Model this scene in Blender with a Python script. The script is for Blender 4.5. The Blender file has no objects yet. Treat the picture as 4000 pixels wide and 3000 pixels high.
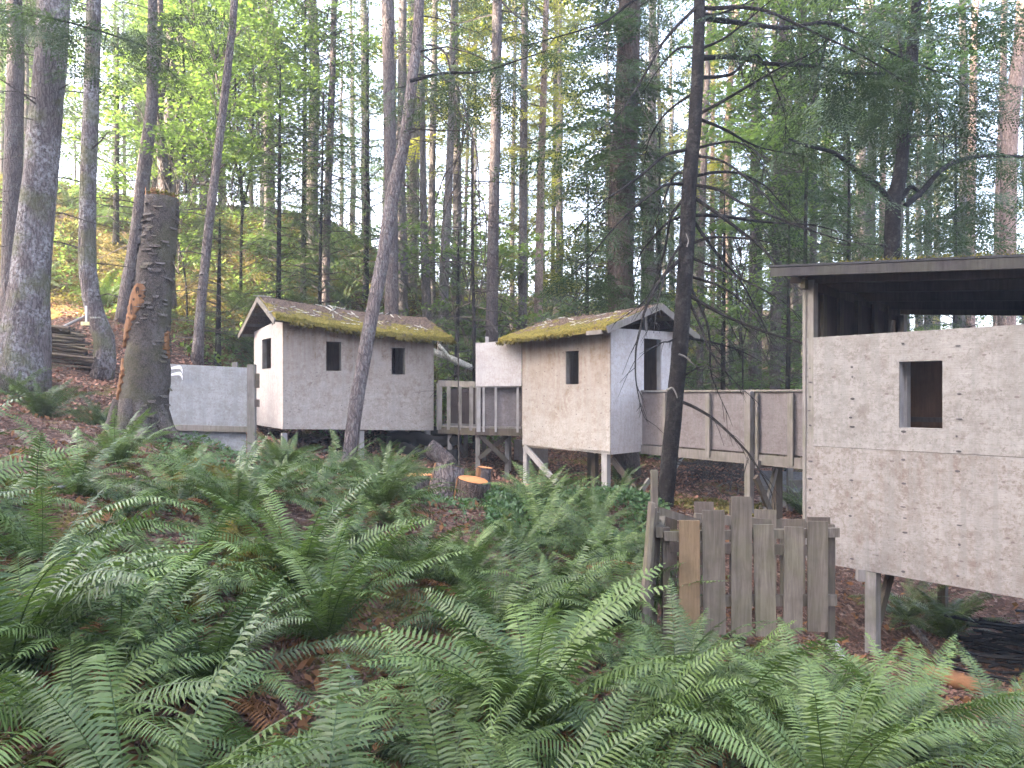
import bpy, math, numpy as np
from mathutils import Vector, Matrix
R = math.radians
SC = bpy.context.scene
# ---------------------------------------------------------------- camera
F = 1597.0                      # focal length in pixels of a 2212 px wide picture
cam_d = bpy.data.cameras.new("camera"); cam = bpy.data.objects.new("camera", cam_d)
SC.collection.objects.link(cam); SC.camera = cam
cam.location = (0, 0, 0); cam.rotation_euler = (R(90), 0, 0)
cam_d.sensor_width = 36; cam_d.lens = 36 * F / 2212
cam_d.shift_y = 20.5 / 2212; cam_d.clip_start = 0.05; cam_d.clip_end = 2000
# ---------------------------------------------------------------- sky, sun, exposure
SUN_AZ = R(-118); SUN_EL = R(27)   # azimuth from +Y clockwise: light comes from the left, a little behind the camera
world = bpy.data.worlds.new("World"); SC.world = world; world.use_nodes = True
wn = world.node_tree.nodes; wl = world.node_tree.links
sky = wn.new('ShaderNodeTexSky'); sky.sky_type = 'NISHITA'; sky.sun_disc = False
sky.sun_elevation = SUN_EL; sky.sun_rotation = SUN_AZ; sky.air_density = 0.7; sky.dust_density = 4.0; sky.ozone_density = .6
bg = wn['Background']; bg.inputs[1].default_value = 0.15
wl.new(sky.outputs[0], bg.inputs[0])
sd = bpy.data.lights.new("sun", 'SUN'); sd.energy = 5.0; sd.angle = R(0.6); sd.color = (1.0, 0.84, 0.66)
sun = bpy.data.objects.new("sun", sd); SC.collection.objects.link(sun)
to_sun = Vector((math.sin(SUN_AZ) * math.cos(SUN_EL), math.cos(SUN_AZ) * math.cos(SUN_EL), math.sin(SUN_EL)))
sun.rotation_euler = to_sun.to_track_quat('Z', 'Y').to_euler(); sun.location = to_sun * 50
SC.view_settings.view_transform = 'Standard'; SC.view_settings.look = 'None'
SC.view_settings.exposure = 4.0; SC.view_settings.gamma = 1.0
SC.cycles.max_bounces = 6; SC.cycles.diffuse_bounces = 4; SC.cycles.glossy_bounces = 2
SC.cycles.transmission_bounces = 4; SC.cycles.volume_bounces = 0

# ---------------------------------------------------------------- helpers
def P(px, py, d): return np.array(((px - 1106) / F * d, d, (850 - py) / F * d))
def PX(p): return 1106 + p[0] / p[1] * F, 850 - p[2] / p[1] * F
def rng(s): return np.random.default_rng(s)
WL = {}
class MB:
    def __init__(s): s.v = []; s.q = []; s.t = []; s.n = 0; s.rq = []; s.rt = []
    def add(s, v, q=None, t=None, r=0.5):
        v = np.asarray(v, float).reshape(-1, 3)
        if q is not None and len(q):
            q = np.asarray(q, int).reshape(-1, 4); s.q.append(q + s.n); s.rq.append(np.broadcast_to(r, (len(q),)))
        if t is not None and len(t):
            t = np.asarray(t, int).reshape(-1, 3); s.t.append(t + s.n); s.rt.append(np.broadcast_to(r, (len(t),)))
        s.v.append(v); s.n += len(v); return s
    def quads(s, a, r=0.5):           # a: (N,4,3) free quads
        a = np.asarray(a); n = len(a)
        return s.add(a.reshape(-1, 3), np.arange(n * 4).reshape(n, 4), r=r)
    def box(s, c, size, rot=0.0, r=0.5):
        x, y, z = np.array(size) / 2; pts = np.array([(i * x, j * y, k * z) for i in (-1, 1) for j in (-1, 1) for k in (-1, 1)])
        if rot: cr, sr = math.cos(rot), math.sin(rot); pts = pts @ np.array([[cr, sr, 0], [-sr, cr, 0], [0, 0, 1]])
        return s.add(pts + np.array(c), BQ, r=r)
    def bar(s, p, q, w, h, side=None, r=0.5):  # board from p to q; w along side axis, h along the third axis
        p = np.array(p, float); q = np.array(q, float); d = q - p; L = np.linalg.norm(d); d /= L
        if side is None:
            side = np.cross(d, (0, 0, 1.0)) if abs(d[2]) < 0.95 else np.array((1.0, 0, 0))
        side = np.array(side, float); side -= d * side.dot(d); side /= np.linalg.norm(side); up = np.cross(side, d)
        pts = [b + side * i * w / 2 + up * k * h / 2 for b in (p, q) for i in (-1, 1) for k in (-1, 1)]
        return s.add(pts, BQ, r=r)
    def tube(s, pts, rad, sides=6, noise=0.0, seed=0, cap=False, r=0.5):
        pts = np.asarray(pts, float); n = len(pts); rad = np.broadcast_to(rad, (n,)).astype(float)
        d = np.gradient(pts, axis=0); d /= np.linalg.norm(d, axis=1)[:, None] + 1e-9
        md = d.mean(0); ref = np.array((0, 0, 1.0)) if abs(md[2]) < 0.8 * np.linalg.norm(md) else np.array((0, 1.0, 0))
        a = np.cross(d, ref); a /= np.linalg.norm(a, axis=1)[:, None] + 1e-9; b = np.cross(a, d)
        th = np.linspace(0, 2 * math.pi, sides, endpoint=False)
        rr = rad[:, None] * np.ones(sides)
        if noise:
            g = rng(seed); k = np.arange(n)[:, None] * 1.0
            f = sum(np.sin(k * g.uniform(.2, 1.6) + th[None, :] * m + g.uniform(0, 6)) / (1 + .4 * m) for m in (1, 2, 3, 3, 5))
            rr = rr * (1 + noise * f / 2.2 + g.normal(0, noise * .22, (n, sides)))
        v = pts[:, None] + rr[..., None] * (np.cos(th)[None, :, None] * a[:, None] + np.sin(th)[None, :, None] * b[:, None])
        i = np.arange(n - 1)[:, None] * sides; j = np.arange(sides)[None]; j2 = (j + 1) % sides
        q = np.stack((i + j, i + j2, i + sides + j2, i + sides + j), -1).reshape(-1, 4)
        v = v.reshape(-1, 3); t = None
        if cap:
            v = np.vstack((v, pts[:1], pts[-1:])); m = n * sides
            t = [(k, m, (k + 1) % sides) for k in range(sides)] + [((n - 1) * sides + k, (n - 1) * sides + (k + 1) % sides, m + 1) for k in range(sides)]
        return s.add(v, q, t, r=r)
    def mesh(s, name, off=(0, 0, 0), smooth=False):
        v = np.vstack(s.v) - np.asarray(off, float)
        q = np.vstack(s.q) if s.q else np.zeros((0, 4), int); t = np.vstack(s.t) if s.t else np.zeros((0, 3), int)
        me = bpy.data.meshes.new(name); me.vertices.add(len(v)); me.vertices.foreach_set('co', v.ravel().astype(np.float32))
        nl = len(q) * 4 + len(t) * 3; me.loops.add(nl)
        me.loops.foreach_set('vertex_index', np.concatenate((q.ravel(), t.ravel())).astype(np.int32))
        me.polygons.add(len(q) + len(t))
        me.polygons.foreach_set('loop_start', np.concatenate((np.arange(len(q)) * 4, len(q) * 4 + np.arange(len(t)) * 3)).astype(np.int32))
        me.polygons.foreach_set('use_smooth', np.full(len(q) + len(t), smooth))
        me.update(calc_edges=True)
        rr = np.concatenate([np.asarray(x, float) for x in s.rq + s.rt])
        at = me.attributes.new('rnd', 'FLOAT', 'FACE'); at.data.foreach_set('value', rr.astype(np.float32))
        return me
    def build(s, name, mat, parent=None, off=None, smooth=False):
        if off is None: off = WL[parent.name] if parent else (0, 0, 0)
        me = s.mesh(name, off, smooth); me.materials.append(mat)
        o = bpy.data.objects.new(name, me); SC.collection.objects.link(o)
        if parent: o.parent = parent
        else: o.location = off
        WL[o.name] = np.array(off, float)
        return o
BQ = [(0, 1, 3, 2), (4, 6, 7, 5), (0, 4, 5, 1), (2, 3, 7, 6), (0, 2, 6, 4), (1, 5, 7, 3)]
def tag(o, label=None, cat=None, group=None, kind=None):
    if label: o['label'] = label
    if cat: o['category'] = cat
    if group: o['group'] = group
    if kind: o['kind'] = kind
    return o
def thing(name, label, cat, loc, group=None):
    o = bpy.data.objects.new(name, None); SC.collection.objects.link(o); o.location = tuple(loc)
    o.empty_display_size = .2; WL[o.name] = np.array(loc, float); return tag(o, label, cat, group)
def inst(name, me, parent, loc=(0, 0, 0), rz=0, sc=1.0):
    o = bpy.data.objects.new(name, me); SC.collection.objects.link(o); o.parent = parent
    o.location = tuple(loc); o.rotation_euler = (0, 0, rz); o.scale = (sc, sc, sc) if np.isscalar(sc) else sc
    return o
def smooth_path(pts, n):
    pts = np.asarray(pts, float); t = np.r_[0, np.cumsum(np.linalg.norm(np.diff(pts, axis=0), axis=1))]; u = np.linspace(0, t[-1], n)
    # Catmull-Rom through control points
    P_ = np.vstack((2 * pts[0] - pts[1], pts, 2 * pts[-1] - pts[-2])); out = []
    for x in u:
        k = min(max(np.searchsorted(t, x, 'right') - 1, 0), len(pts) - 2); f = (x - t[k]) / (t[k + 1] - t[k] + 1e-9)
        a, b, c, d = P_[k:k + 4]
        out.append(.5 * ((2 * b) + (c - a) * f + (2 * a - 5 * b + 4 * c - d) * f * f + (3 * b - a - 3 * c + d) * f ** 3))
    return np.array(out)

# ---------------------------------------------------------------- materials
def mat_new(name):
    m = bpy.data.materials.new(name); m.use_nodes = True; nt = m.node_tree; b = nt.nodes['Principled BSDF']
    return m, nt, b
def N(nt, typ, **k):
    n = nt.nodes.new(typ)
    for a, v in k.items():
        if a == 'ins':
            for i, x in v.items(): n.inputs[i].default_value = x
        else: setattr(n, a, v)
    return n
def coords(nt, scale, kind='Object', rot=(0, 0, 0), obj_rand=True):
    tc = N(nt, 'ShaderNodeTexCoord'); mp = N(nt, 'ShaderNodeMapping'); mp.inputs['Scale'].default_value = scale; mp.inputs['Rotation'].default_value = rot
    nt.links.new(tc.outputs[kind], mp.inputs[0])
    if obj_rand:
        oi = N(nt, 'ShaderNodeObjectInfo'); vm = N(nt, 'ShaderNodeVectorMath', operation='MULTIPLY_ADD')
        cb = N(nt, 'ShaderNodeCombineXYZ'); 
        for i in range(3): nt.links.new(oi.outputs['Random'], cb.inputs[i])
        nt.links.new(cb.outputs[0], vm.inputs[0]); vm.inputs[1].default_value = (37, 91, 53); nt.links.new(mp.outputs[0], vm.inputs[2])
        return vm.outputs[0]
    return mp.outputs[0]
def noise(nt, vec, scale, detail=4, rough=.55, dist=0.0):
    n = N(nt, 'ShaderNodeTexNoise'); n.inputs['Scale'].default_value = scale; n.inputs['Detail'].default_value = detail
    n.inputs['Roughness'].default_value = rough; n.inputs['Distortion'].default_value = dist; nt.links.new(vec, n.inputs['Vector']); return n.outputs['Fac']
def voro(nt, vec, scale, feature='F1', out='Distance', rnd=1.0):
    n = N(nt, 'ShaderNodeTexVoronoi', feature=feature); n.inputs['Scale'].default_value = scale; n.inputs['Randomness'].default_value = rnd
    nt.links.new(vec, n.inputs['Vector']); return n.outputs[out]
def ramp(nt, fac, stops):
    n = N(nt, 'ShaderNodeValToRGB'); cr = n.color_ramp
    while len(cr.elements) < len(stops): cr.elements.new(.5)
    for e, (p, c) in zip(cr.elements, stops):
        e.position = p; e.color = (c, c, c, 1) if np.isscalar(c) else (*c, 1)
    nt.links.new(fac, n.inputs[0]); return n.outputs[0]
def mix(nt, fac, a, b, mode='MIX'):
    n = N(nt, 'ShaderNodeMix', data_type='RGBA', blend_type=mode)
    for s, x in ((0, fac), (6, a), (7, b)):
        if isinstance(x, (tuple, list)): n.inputs[s].default_value = (*x, 1)
        elif isinstance(x, (int, float)): n.inputs[s].default_value = x
        else: nt.links.new(x, n.inputs[s])
    return n.outputs[2]
def mathn(nt, op, a, b=0.0):
    n = N(nt, 'ShaderNodeMath', operation=op)
    for i, x in enumerate((a, b)):
        if isinstance(x, (int, float)): n.inputs[i].default_value = x
        else: nt.links.new(x, n.inputs[i])
    return n.outputs[0]
def bump(nt, b, h, dist=.02, strength=1.0):
    n = N(nt, 'ShaderNodeBump'); n.inputs['Distance'].default_value = dist; n.inputs['Strength'].default_value = strength
    nt.links.new(h, n.inputs['Height']); nt.links.new(n.outputs[0], b.inputs['Normal'])

def m_plywood(name, paint, stain, worn=.5, grain=(1.4, 1.4, 16), stain_z=None, knots=True):
    m, nt, b = mat_new(name); c = coords(nt, (1, 1, 1)); g = coords(nt, grain)
    blot = ramp(nt, noise(nt, c, 2.2, 6, .65, .6), ((.38, 0.0), (.72, 1.0)))
    fine = noise(nt, g, 3.0, 7, .7, 2.2); spk = noise(nt, c, 26, 4, .7)
    col = mix(nt, ramp(nt, fine, ((.3, 0.0), (.75, 1.0))), tuple(x * .72 for x in paint), paint)
    sf = mathn(nt, 'MULTIPLY', blot, ramp(nt, noise(nt, c, 9, 5, .7), ((.42, 0.0), (.62, 1.0))))
    if stain_z:       # old water stains down from the eaves, in the wood itself
        sp = N(nt, 'ShaderNodeSeparateXYZ'); tc = N(nt, 'ShaderNodeTexCoord'); nt.links.new(tc.outputs['Object'], sp.inputs[0])
        mr = N(nt, 'ShaderNodeMapRange'); nt.links.new(sp.outputs[2], mr.inputs[0]); mr.inputs[1].default_value = stain_z[0]; mr.inputs[2].default_value = stain_z[1]
        zz = mathn(nt, 'MULTIPLY', mr.outputs[0], ramp(nt, noise(nt, coords(nt, (5, 5, .7)), 1.3, 5, .6), ((.25, .25), (.65, 1.0))))
        sf = mathn(nt, 'ADD', sf, mathn(nt, 'MULTIPLY', zz, 1.25))
    sf = mathn(nt, 'MINIMUM', mathn(nt, 'MULTIPLY', sf, worn), 1.0)
    col = mix(nt, sf, col, stain)
    mot = mathn(nt, 'ADD', mathn(nt, 'MULTIPLY', noise(nt, c, 27, 5, .8, .3), .65), mathn(nt, 'MULTIPLY', noise(nt, coords(nt, (1.6, 1.6, 3.2)), 2.2, 5, .7), .42))
    col = mix(nt, ramp(nt, mot, ((.44, .85 * worn), (.56, 0.0))), col, tuple(x * .6 + y * .25 for x, y in zip(stain, paint)))
    drip = ramp(nt, noise(nt, coords(nt, (9, 9, .45)), 1.5, 5, .65), ((.46, 0.0), (.62, .6 * worn))); col = mix(nt, drip, col, tuple(x * .62 for x in paint))
    col = mix(nt, ramp(nt, spk, ((.60, 0.0), (.72, .55))), col, tuple(x * .45 for x in stain))
    if knots:
        kv = coords(nt, (1.0, 1.0, 2.0)); d = voro(nt, kv, 4.6)
        wob = mathn(nt, 'ADD', d, mathn(nt, 'MULTIPLY', noise(nt, c, 14, 3), .10))
        col = mix(nt, ramp(nt, wob, ((.12, .8), (.165, 0.0))), col, (.085, .068, .06))
    nt.links.new(col, b.inputs['Base Color']); b.inputs['Roughness'].default_value = .78; b.inputs['Specular IOR Level'].default_value = .25
    bump(nt, b, fine, .006, .6); return m
def m_wood(name, a, c2, scale=1.0, rough=.85, green=0.0, axis=2):
    m, nt, b = mat_new(name); s = [14, 14, 14]; s[axis] = .9; g = coords(nt, tuple(x * scale for x in s)); c = coords(nt, (1, 1, 1))
    f = noise(nt, g, 2.2, 6, .7, .8); col = mix(nt, ramp(nt, f, ((.3, 0.0), (.7, 1.0))), a, c2)
    col = mix(nt, ramp(nt, noise(nt, c, 5, 4), ((.45, 0.0), (.75, .5))), col, tuple(x * .5 for x in a))
    if green: col = mix(nt, ramp(nt, noise(nt, c, 3, 5), ((.45, 0.0), (.6, green))), col, (.09, .10, .035))
    oi = N(nt, 'ShaderNodeAttribute', attribute_name='rnd'); col = mix(nt, ramp(nt, oi.outputs['Fac'], ((0, .0), (1, .45))), col, tuple(x * .55 for x in a))
    nt.links.new(col, b.inputs['Base Color']); b.inputs['Roughness'].default_value = rough; b.inputs['Specular IOR Level'].default_value = .2
    bump(nt, b, f, .006, .8); return m
def m_bark(name, dark, light, lichen=None, lf=.5, sc=1.0, zs=.22, bd=.05, moss=0.0, plates=True):
    m, nt, b = mat_new(name); c = coords(nt, (1, 1, 1)); g = coords(nt, (1, 1, zs))
    wn_ = N(nt, 'ShaderNodeTexNoise'); wn_.inputs['Scale'].default_value = 7 * sc; wn_.inputs['Detail'].default_value = 4; nt.links.new(c, wn_.inputs['Vector']); wv_ = N(nt, 'ShaderNodeVectorMath', operation='MULTIPLY_ADD'); nt.links.new(wn_.outputs['Color'], wv_.inputs[0]); wv_.inputs[1].default_value = (.10, .10, .10); nt.links.new(g, wv_.inputs[2])
    d = voro(nt, wv_.outputs[0], 21 * sc, 'DISTANCE_TO_EDGE'); n1 = noise(nt, g, 9 * sc, 6, .7, .8); n2 = noise(nt, c, 38 * sc, 4, .65)
    h = mathn(nt, 'ADD', mathn(nt, 'MULTIPLY', ramp(nt, d, ((0, 0.0), (.22, 1.0))), .38 if plates else .12), mathn(nt, 'MULTIPLY', n1, .8))
    h = mathn(nt, 'ADD', h, mathn(nt, 'MULTIPLY', n2, .35))
    col = mix(nt, ramp(nt, h, ((.50, 0.0), (.92, 1.0))), dark, light)
    if lichen:
        lm = mathn(nt, 'MULTIPLY', ramp(nt, noise(nt, coords(nt, (1, 1, .6)), 2.3 * sc, 5, .7), ((.45, 0.0), (.58, 1.0))), ramp(nt, noise(nt, c, 16, 4, .7), ((.44, 0.0), (.58, 1.0))))
        col = mix(nt, mathn(nt, 'MULTIPLY', lm, lf), col, lichen)
    if moss: col = mix(nt, ramp(nt, noise(nt, c, 1.8, 4), ((.5, 0.0), (.62, moss))), col, (.10, .11, .03))
    oi = N(nt, 'ShaderNodeObjectInfo'); col = mix(nt, ramp(nt, oi.outputs['Random'], ((0, 0.0), (1, .4))), col, tuple((x + y) * .22 for x, y in zip(dark, light)))
    nt.links.new(col, b.inputs['Base Color']); b.inputs['Roughness'].default_value = .9; b.inputs['Specular IOR Level'].default_value = .15
    bump(nt, b, h, bd, 1.0); return m
def m_leaf(name, a, b2, trans=.35, rough=.5, spec=.35, var=.5, tcol=None):
    m, nt, b = mat_new(name); at = N(nt, 'ShaderNodeAttribute', attribute_name='rnd'); oi = N(nt, 'ShaderNodeObjectInfo')
    c = coords(nt, (1, 1, 1)); cl = noise(nt, c, 1.1, 3, .5)
    f = mathn(nt, 'ADD', mathn(nt, 'MULTIPLY', at.outputs['Fac'], .6), mathn(nt, 'MULTIPLY', ramp(nt, cl, ((.3, 0.0), (.7, 1.0))), .4))
    col = mix(nt, f, a, b2)
    col = mix(nt, mathn(nt, 'MULTIPLY', oi.outputs['Random'], var), col, tuple(x * .5 for x in a))
    nt.links.new(col, b.inputs['Base Color']); b.inputs['Roughness'].default_value = rough; b.inputs['Specular IOR Level'].default_value = spec
    if trans:
        t = N(nt, 'ShaderNodeBsdfTranslucent'); tc = mix(nt, 1.0, col, tcol or (1.3, 1.5, .7), 'MULTIPLY'); nt.links.new(tc, t.inputs[0])
        ms = N(nt, 'ShaderNodeMixShader'); ms.inputs[0].default_value = trans; out = nt.nodes['Material Output']
        nt.links.new(b.outputs[0], ms.inputs[1]); nt.links.new(t.outputs[0], ms.inputs[2]); nt.links.new(ms.outputs[0], out.inputs[0])
    return m
M = {}
M['ply'] = m_plywood('weathered_plywood', (.41, .368, .33), (.16, .11, .078), .9, stain_z=(1.1, 2.9))
M['ply_mid'] = m_plywood('greyer_plywood', (.37, .348, .325), (.16, .115, .085), .85, stain_z=(1.3, 3.5))  # cooler copy of the hut plywood, its colour offsets the warm light here
M['ply_low'] = m_plywood('stained_plywood', (.24, .224, .21), (.10, .068, .05), 1.1, knots=True)
M['ply_white'] = m_plywood('pale_plywood', (.45, .425, .42), (.25, .21, .185), .8, grain=(9, 9, .9), knots=False)
M['ply_near'] = m_plywood('grey_plywood', (.24, .228, .215), (.095, .074, .062), 1.0, knots=True)
M['ply_blue'] = m_plywood('bluish_plywood', (.27, .285, .31), (.13, .125, .12), 1.0, knots=False)
M['ply_rail'] = m_plywood('bare_plywood', (.175, .158, .162), (.085, .064, .056), .95, grain=(.8, .8, 9), knots=False)
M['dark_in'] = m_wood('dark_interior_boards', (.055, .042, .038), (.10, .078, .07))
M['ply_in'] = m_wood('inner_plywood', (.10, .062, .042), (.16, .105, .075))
M['wood'] = m_wood('grey_lumber', (.13, .115, .105), (.25, .23, .215), green=.25)
M['wood_d'] = m_wood('brown_lumber', (.055, .042, .034), (.125, .10, .082), green=.25)
M['wood_p'] = m_wood('pale_lumber', (.22, .205, .20), (.36, .345, .34), green=.1)
M['pallet'] = m_wood('pallet_boards', (.068, .055, .043), (.17, .142, .115), green=.2)
M['pallet_w'] = m_wood('warm_pallet_board', (.11, .07, .04), (.21, .145, .09), green=.1)
M['cut'] = m_wood('fresh_cut_wood', (.36, .135, .05), (.54, .245, .10), scale=.5)
M['bare'] = m_wood('bare_inner_wood', (.12, .055, .025), (.24, .12, .055))
M['fascia'] = m_wood('dark_fascia', (.02, .018, .02), (.05, .046, .048), green=.1)
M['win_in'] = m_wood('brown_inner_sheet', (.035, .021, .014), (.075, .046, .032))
M['char'] = m_wood('charred_wood', (.006, .006, .006), (.022, .02, .02))
M['black'] = m_wood('black_roofing', (.02, .02, .022), (.05, .05, .055))
M['hole'] = m_wood('hollow_dark', (.03, .015, .01), (.05, .03, .02))
M['nail'] = m_wood('rusty_nails', (.05, .045, .045), (.09, .08, .085))
M['white'] = m_wood('white_paint', (.68, .68, .72), (.78, .78, .82))
M['yellow'] = m_wood('yellow_board', (.65, .58, .30), (.75, .70, .42))
M['bark_l'] = m_bark('lichen_bark', (.045, .036, .034), (.155, .13, .13), (.36, .36, .37), .75, moss=.5)
M['bark_g'] = m_bark('grey_fir_bark', (.045, .035, .034), (.14, .115, .112), (.25, .25, .25), .4)
M['bark_f'] = m_bark('far_fir_bark', (.060, .052, .050), (.17, .148, .14), (.27, .265, .26), .35)
M['bark_p'] = m_bark('sun_tinted_pine_bark', (.11, .075, .062), (.36, .26, .22), (.45, .38, .34), .4, sc=1.2)  # paler, pinker copy of the far bark, low-sun glow put into the colour
M['bark_d'] = m_bark('dark_spruce_bark', (.007, .006, .006), (.030, .025, .024), (.12, .11, .10), .35, sc=2.2, zs=1.0, bd=.045, plates=False)
M['bark_c'] = m_bark('cedar_bark', (.04, .028, .024), (.12, .088, .076), (.12, .14, .11), .5, sc=1.2, zs=.07)
M['bark_s'] = m_bark('snag_bark', (.026, .021, .018), (.115, .094, .082), (.19, .18, .17), .4, sc=1.7, zs=.8, bd=.02, moss=.3)
M['twig'] = m_bark('dead_twigs', (.035, .028, .026), (.11, .09, .08), (.22, .23, .2), .3)
M['birch'] = m_bark('pale_log_bark', (.20, .19, .17), (.5, .49, .45), (.2, .22, .13), .5)
M['fir'] = m_leaf('fir_needles', (.024, .042, .024), (.072, .102, .046), .34)
M['cedar'] = m_leaf('cedar_sprays', (.032, .058, .030), (.085, .125, .050), .35)
M['hem'] = m_leaf('hemlock_needles', (.050, .082, .045), (.13, .175, .082), .42)
M['gold'] = m_leaf('sun_tinted_yellow_leaves', (.16, .17, .035), (.34, .30, .06), .45)  # golden sunlight put into the leaf colour itself
M['maple'] = m_leaf('maple_leaves', (.10, .155, .060), (.21, .27, .10), .5)
M['fern'] = m_leaf('fern_green', (.014, .032, .008), (.145, .205, .060), .2, .42, .34, .5)
M['fern_d'] = m_leaf('fern_dead', (.10, .045, .022), (.22, .11, .05), .2, .8, .1)
M['litter_r'] = m_leaf('reddish_litter', (.14, .06, .04), (.40, .225, .16), .1, .8, .15, .1, (1, 1, 1))  # reddish, and brighter than the other litter to lighten shaded ground by colour
M['cover'] = m_leaf('bramble_leaves', (.028, .060, .022), (.075, .135, .05), .3, .45, .4, .1)
M['litter'] = m_leaf('fallen_leaves', (.045, .022, .015), (.21, .115, .085), .1, .8, .15, .1, (1, 1, 1))
def m_moss():
    m, nt, b = mat_new('moss'); c = coords(nt, (1, 1, 1)); n = noise(nt, c, 7, 6, .7); n2 = noise(nt, c, 55, 4, .7)
    col = mix(nt, ramp(nt, n, ((.35, 0.0), (.65, 1.0))), (.06, .055, .018), (.19, .155, .04)); col = mix(nt, ramp(nt, n2, ((.45, 0.0), (.7, .6))), col, (.05, .05, .015))
    nt.links.new(col, b.inputs['Base Color']); b.inputs['Roughness'].default_value = 1; b.inputs['Specular IOR Level'].default_value = .05
    bump(nt, b, mathn(nt, 'ADD', n2, n), .04, 1.0); return m
M['moss'] = m_moss()
M['slope'] = m_leaf('slope_moss_tufts', (.075, .068, .026), (.20, .165, .06), .3, .9, .05, .2)
M['mosst'] = m_leaf('moss_tufts', (.065, .055, .018), (.21, .165, .05), .3, .9, .05, .2)
def m_roof():
    m, nt, b = mat_new('mossy_roofing'); c = coords(nt, (1, 1, 1)); n = noise(nt, c, 3.2, 6, .7); n2 = noise(nt, c, 30, 4, .7)
    at = N(nt, 'ShaderNodeAttribute', attribute_name='rnd')
    base = mix(nt, ramp(nt, n2, ((.35, 0.0), (.7, 1.0))), (.055, .038, .03), (.19, .14, .115))
    mossc = mix(nt, ramp(nt, n2, ((.35, 0.0), (.7, 1.0))), (.07, .065, .02), (.26, .205, .05))
    f = mathn(nt, 'ADD', at.outputs['Fac'], mathn(nt, 'MULTIPLY', mathn(nt, 'SUBTRACT', n, .5), 3.8))
    col = mix(nt, ramp(nt, f, ((.42, 0.0), (.55, 1.0))), base, mossc)
    nt.links.new(col, b.inputs['Base Color']); b.inputs['Roughness'].default_value = 1; b.inputs['Specular IOR Level'].default_value = .05
    bump(nt, b, mathn(nt, 'ADD', n2, n), .03, 1.0); return m
M['roof'] = m_roof()
def m_ground():
    m, nt, b = mat_new('forest_floor'); c = coords(nt, (1, 1, 1), obj_rand=False)
    v = N(nt, 'ShaderNodeTexVoronoi'); v.inputs['Scale'].default_value = 17; nt.links.new(c, v.inputs['Vector'])
    sep = N(nt, 'ShaderNodeSeparateColor'); nt.links.new(v.outputs['Color'], sep.inputs[0])
    n = noise(nt, c, 22, 6, .75, .5); big = noise(nt, c, .55, 5, .6)
    base = ramp(nt, sep.outputs[0], ((0, (.055, .034, .026)), (.35, (.10, .06, .045)), (.7, (.16, .095, .07)), (.9, (.23, .155, .12)), (1, (.33, .25, .2))))
    base = mix(nt, ramp(nt, n, ((.35, .75), (.6, 0.0))), base, (.035, .022, .018))
    mossc = mix(nt, ramp(nt, n, ((.35, 0.0), (.65, 1.0))), (.065, .055, .018), (.22, .17, .05))
    at = N(nt, 'ShaderNodeAttribute', attribute_name='rnd')
    f = mathn(nt, 'ADD', big, mathn(nt, 'MULTIPLY', at.outputs['Fac'], .3))
    f = mathn(nt, 'ADD', f, mathn(nt, 'MULTIPLY', mathn(nt, 'SUBTRACT', noise(nt, c, 3.5, 5, .6), .5), .5))
    col = mix(nt, ramp(nt, f, ((.60, 0.0), (.70, .9))), base, mossc)
    nt.links.new(col, b.inputs['Base Color']); b.inputs['Roughness'].default_value = .95; b.inputs['Specular IOR Level'].default_value = .1
    bump(nt, b, mathn(nt, 'ADD', n, mathn(nt, 'MULTIPLY', v.outputs['Distance'], .7)), .05, 1.0); return m
M['ground'] = m_ground()

# ---------------------------------------------------------------- ground
CP = np.array([(0, -4, -1.5), (0, 0, -1.6), (-4, 0, -1.2), (4, 0, -2.0), (0, 3, -1.72), (-2.2, 3.5, -1.5), (2.3, 3.8, -2.0), (4, 4.5, -2.3), (-4, 6, -.95), (-3, 8, -1.15),
  (0, 6.4, -1.68), (-1.3, 5.2, -1.75), (1.3, 6.2, -2.08), (2.6, 6.0, -2.25), (3.7, 7.6, -2.62), (5.4, 9.3, -2.95), (6.5, 7.5, -2.9), (8, 5, -3.0), (-5.8, 9, -.56), (-5.5, 11, -.80), (-8, 8, -.2),
  (-5.3, 13, -1.15), (-9.5, 14.5, .35), (-9, 16, .5), (-7.6, 15, -.05), (-5, 16, -1.35), (-2, 18, -1.5), (-1, 12, -1.55), (-2.5, 11.5, -1.25), (0, 10.5, -1.66), (.3, 16.2, -1.95), (1.9, 14.3, -2.1), (3.5, 16, -1.9),
  (2.2, 10.5, -1.66), (4, 12.2, -2.14), (5.5, 12.5, -2.4), (4.7, 17, -1.85), (2.8, 18, -2.0), (0, 20, -1.5), (-1.6, 25, .6), (3, 25, -1.5), (10, 20, -2.2), (10, 14, -2.7), (12, 8, -3.2), (10, 30, -1.2), (4, 35, -.6), (0, 40, 3.0), (10, 60, 6), (12, 45, 2.2), (30, 45, 3), (30, 15, -4), (30, 80, 9), (0, 90, 11),
  (-6.1, 18.1, -1.1), (-7.6, 18, .35), (-8.9, 20, 1.9), (-4.6, 20.8, -.3), (-3, 21.5, -.6), (-6, 24, 2.8), (-8, 27, 5.2), (-8.1, 32, 7.4), (-4, 30, 3.8), (-3.5, 36, 5), (-12, 21, 3.0), (-14, 27, 6.6), (-16.4, 25, 6.9), (-12, 33, 8.2), (-20, 34, 9), (-14, 18, 1.9), (-20, 20, 4.5), (-14, 10, .3), (-25, 5, 1), (-30, 30, 10), (-20, 60, 12), (-50, 60, 16), (-50, 10, 6), (-20, -20, 0), (20, -20, -3), (0, -60, -2), (60, 0, -6), (70, 90, -2)], float)
_g = rng(5); _w = [(_g.uniform(.5, 1) * np.array((math.cos(a), math.sin(a))) * k, _g.uniform(0, 6), .05 / k ** .8) for k in (.8, 1.6, 3.1, 5.5, 9) for a in _g.uniform(0, 6.28, 4)]
def _phi(r2): return np.sqrt(r2 + 1.5)
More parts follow.
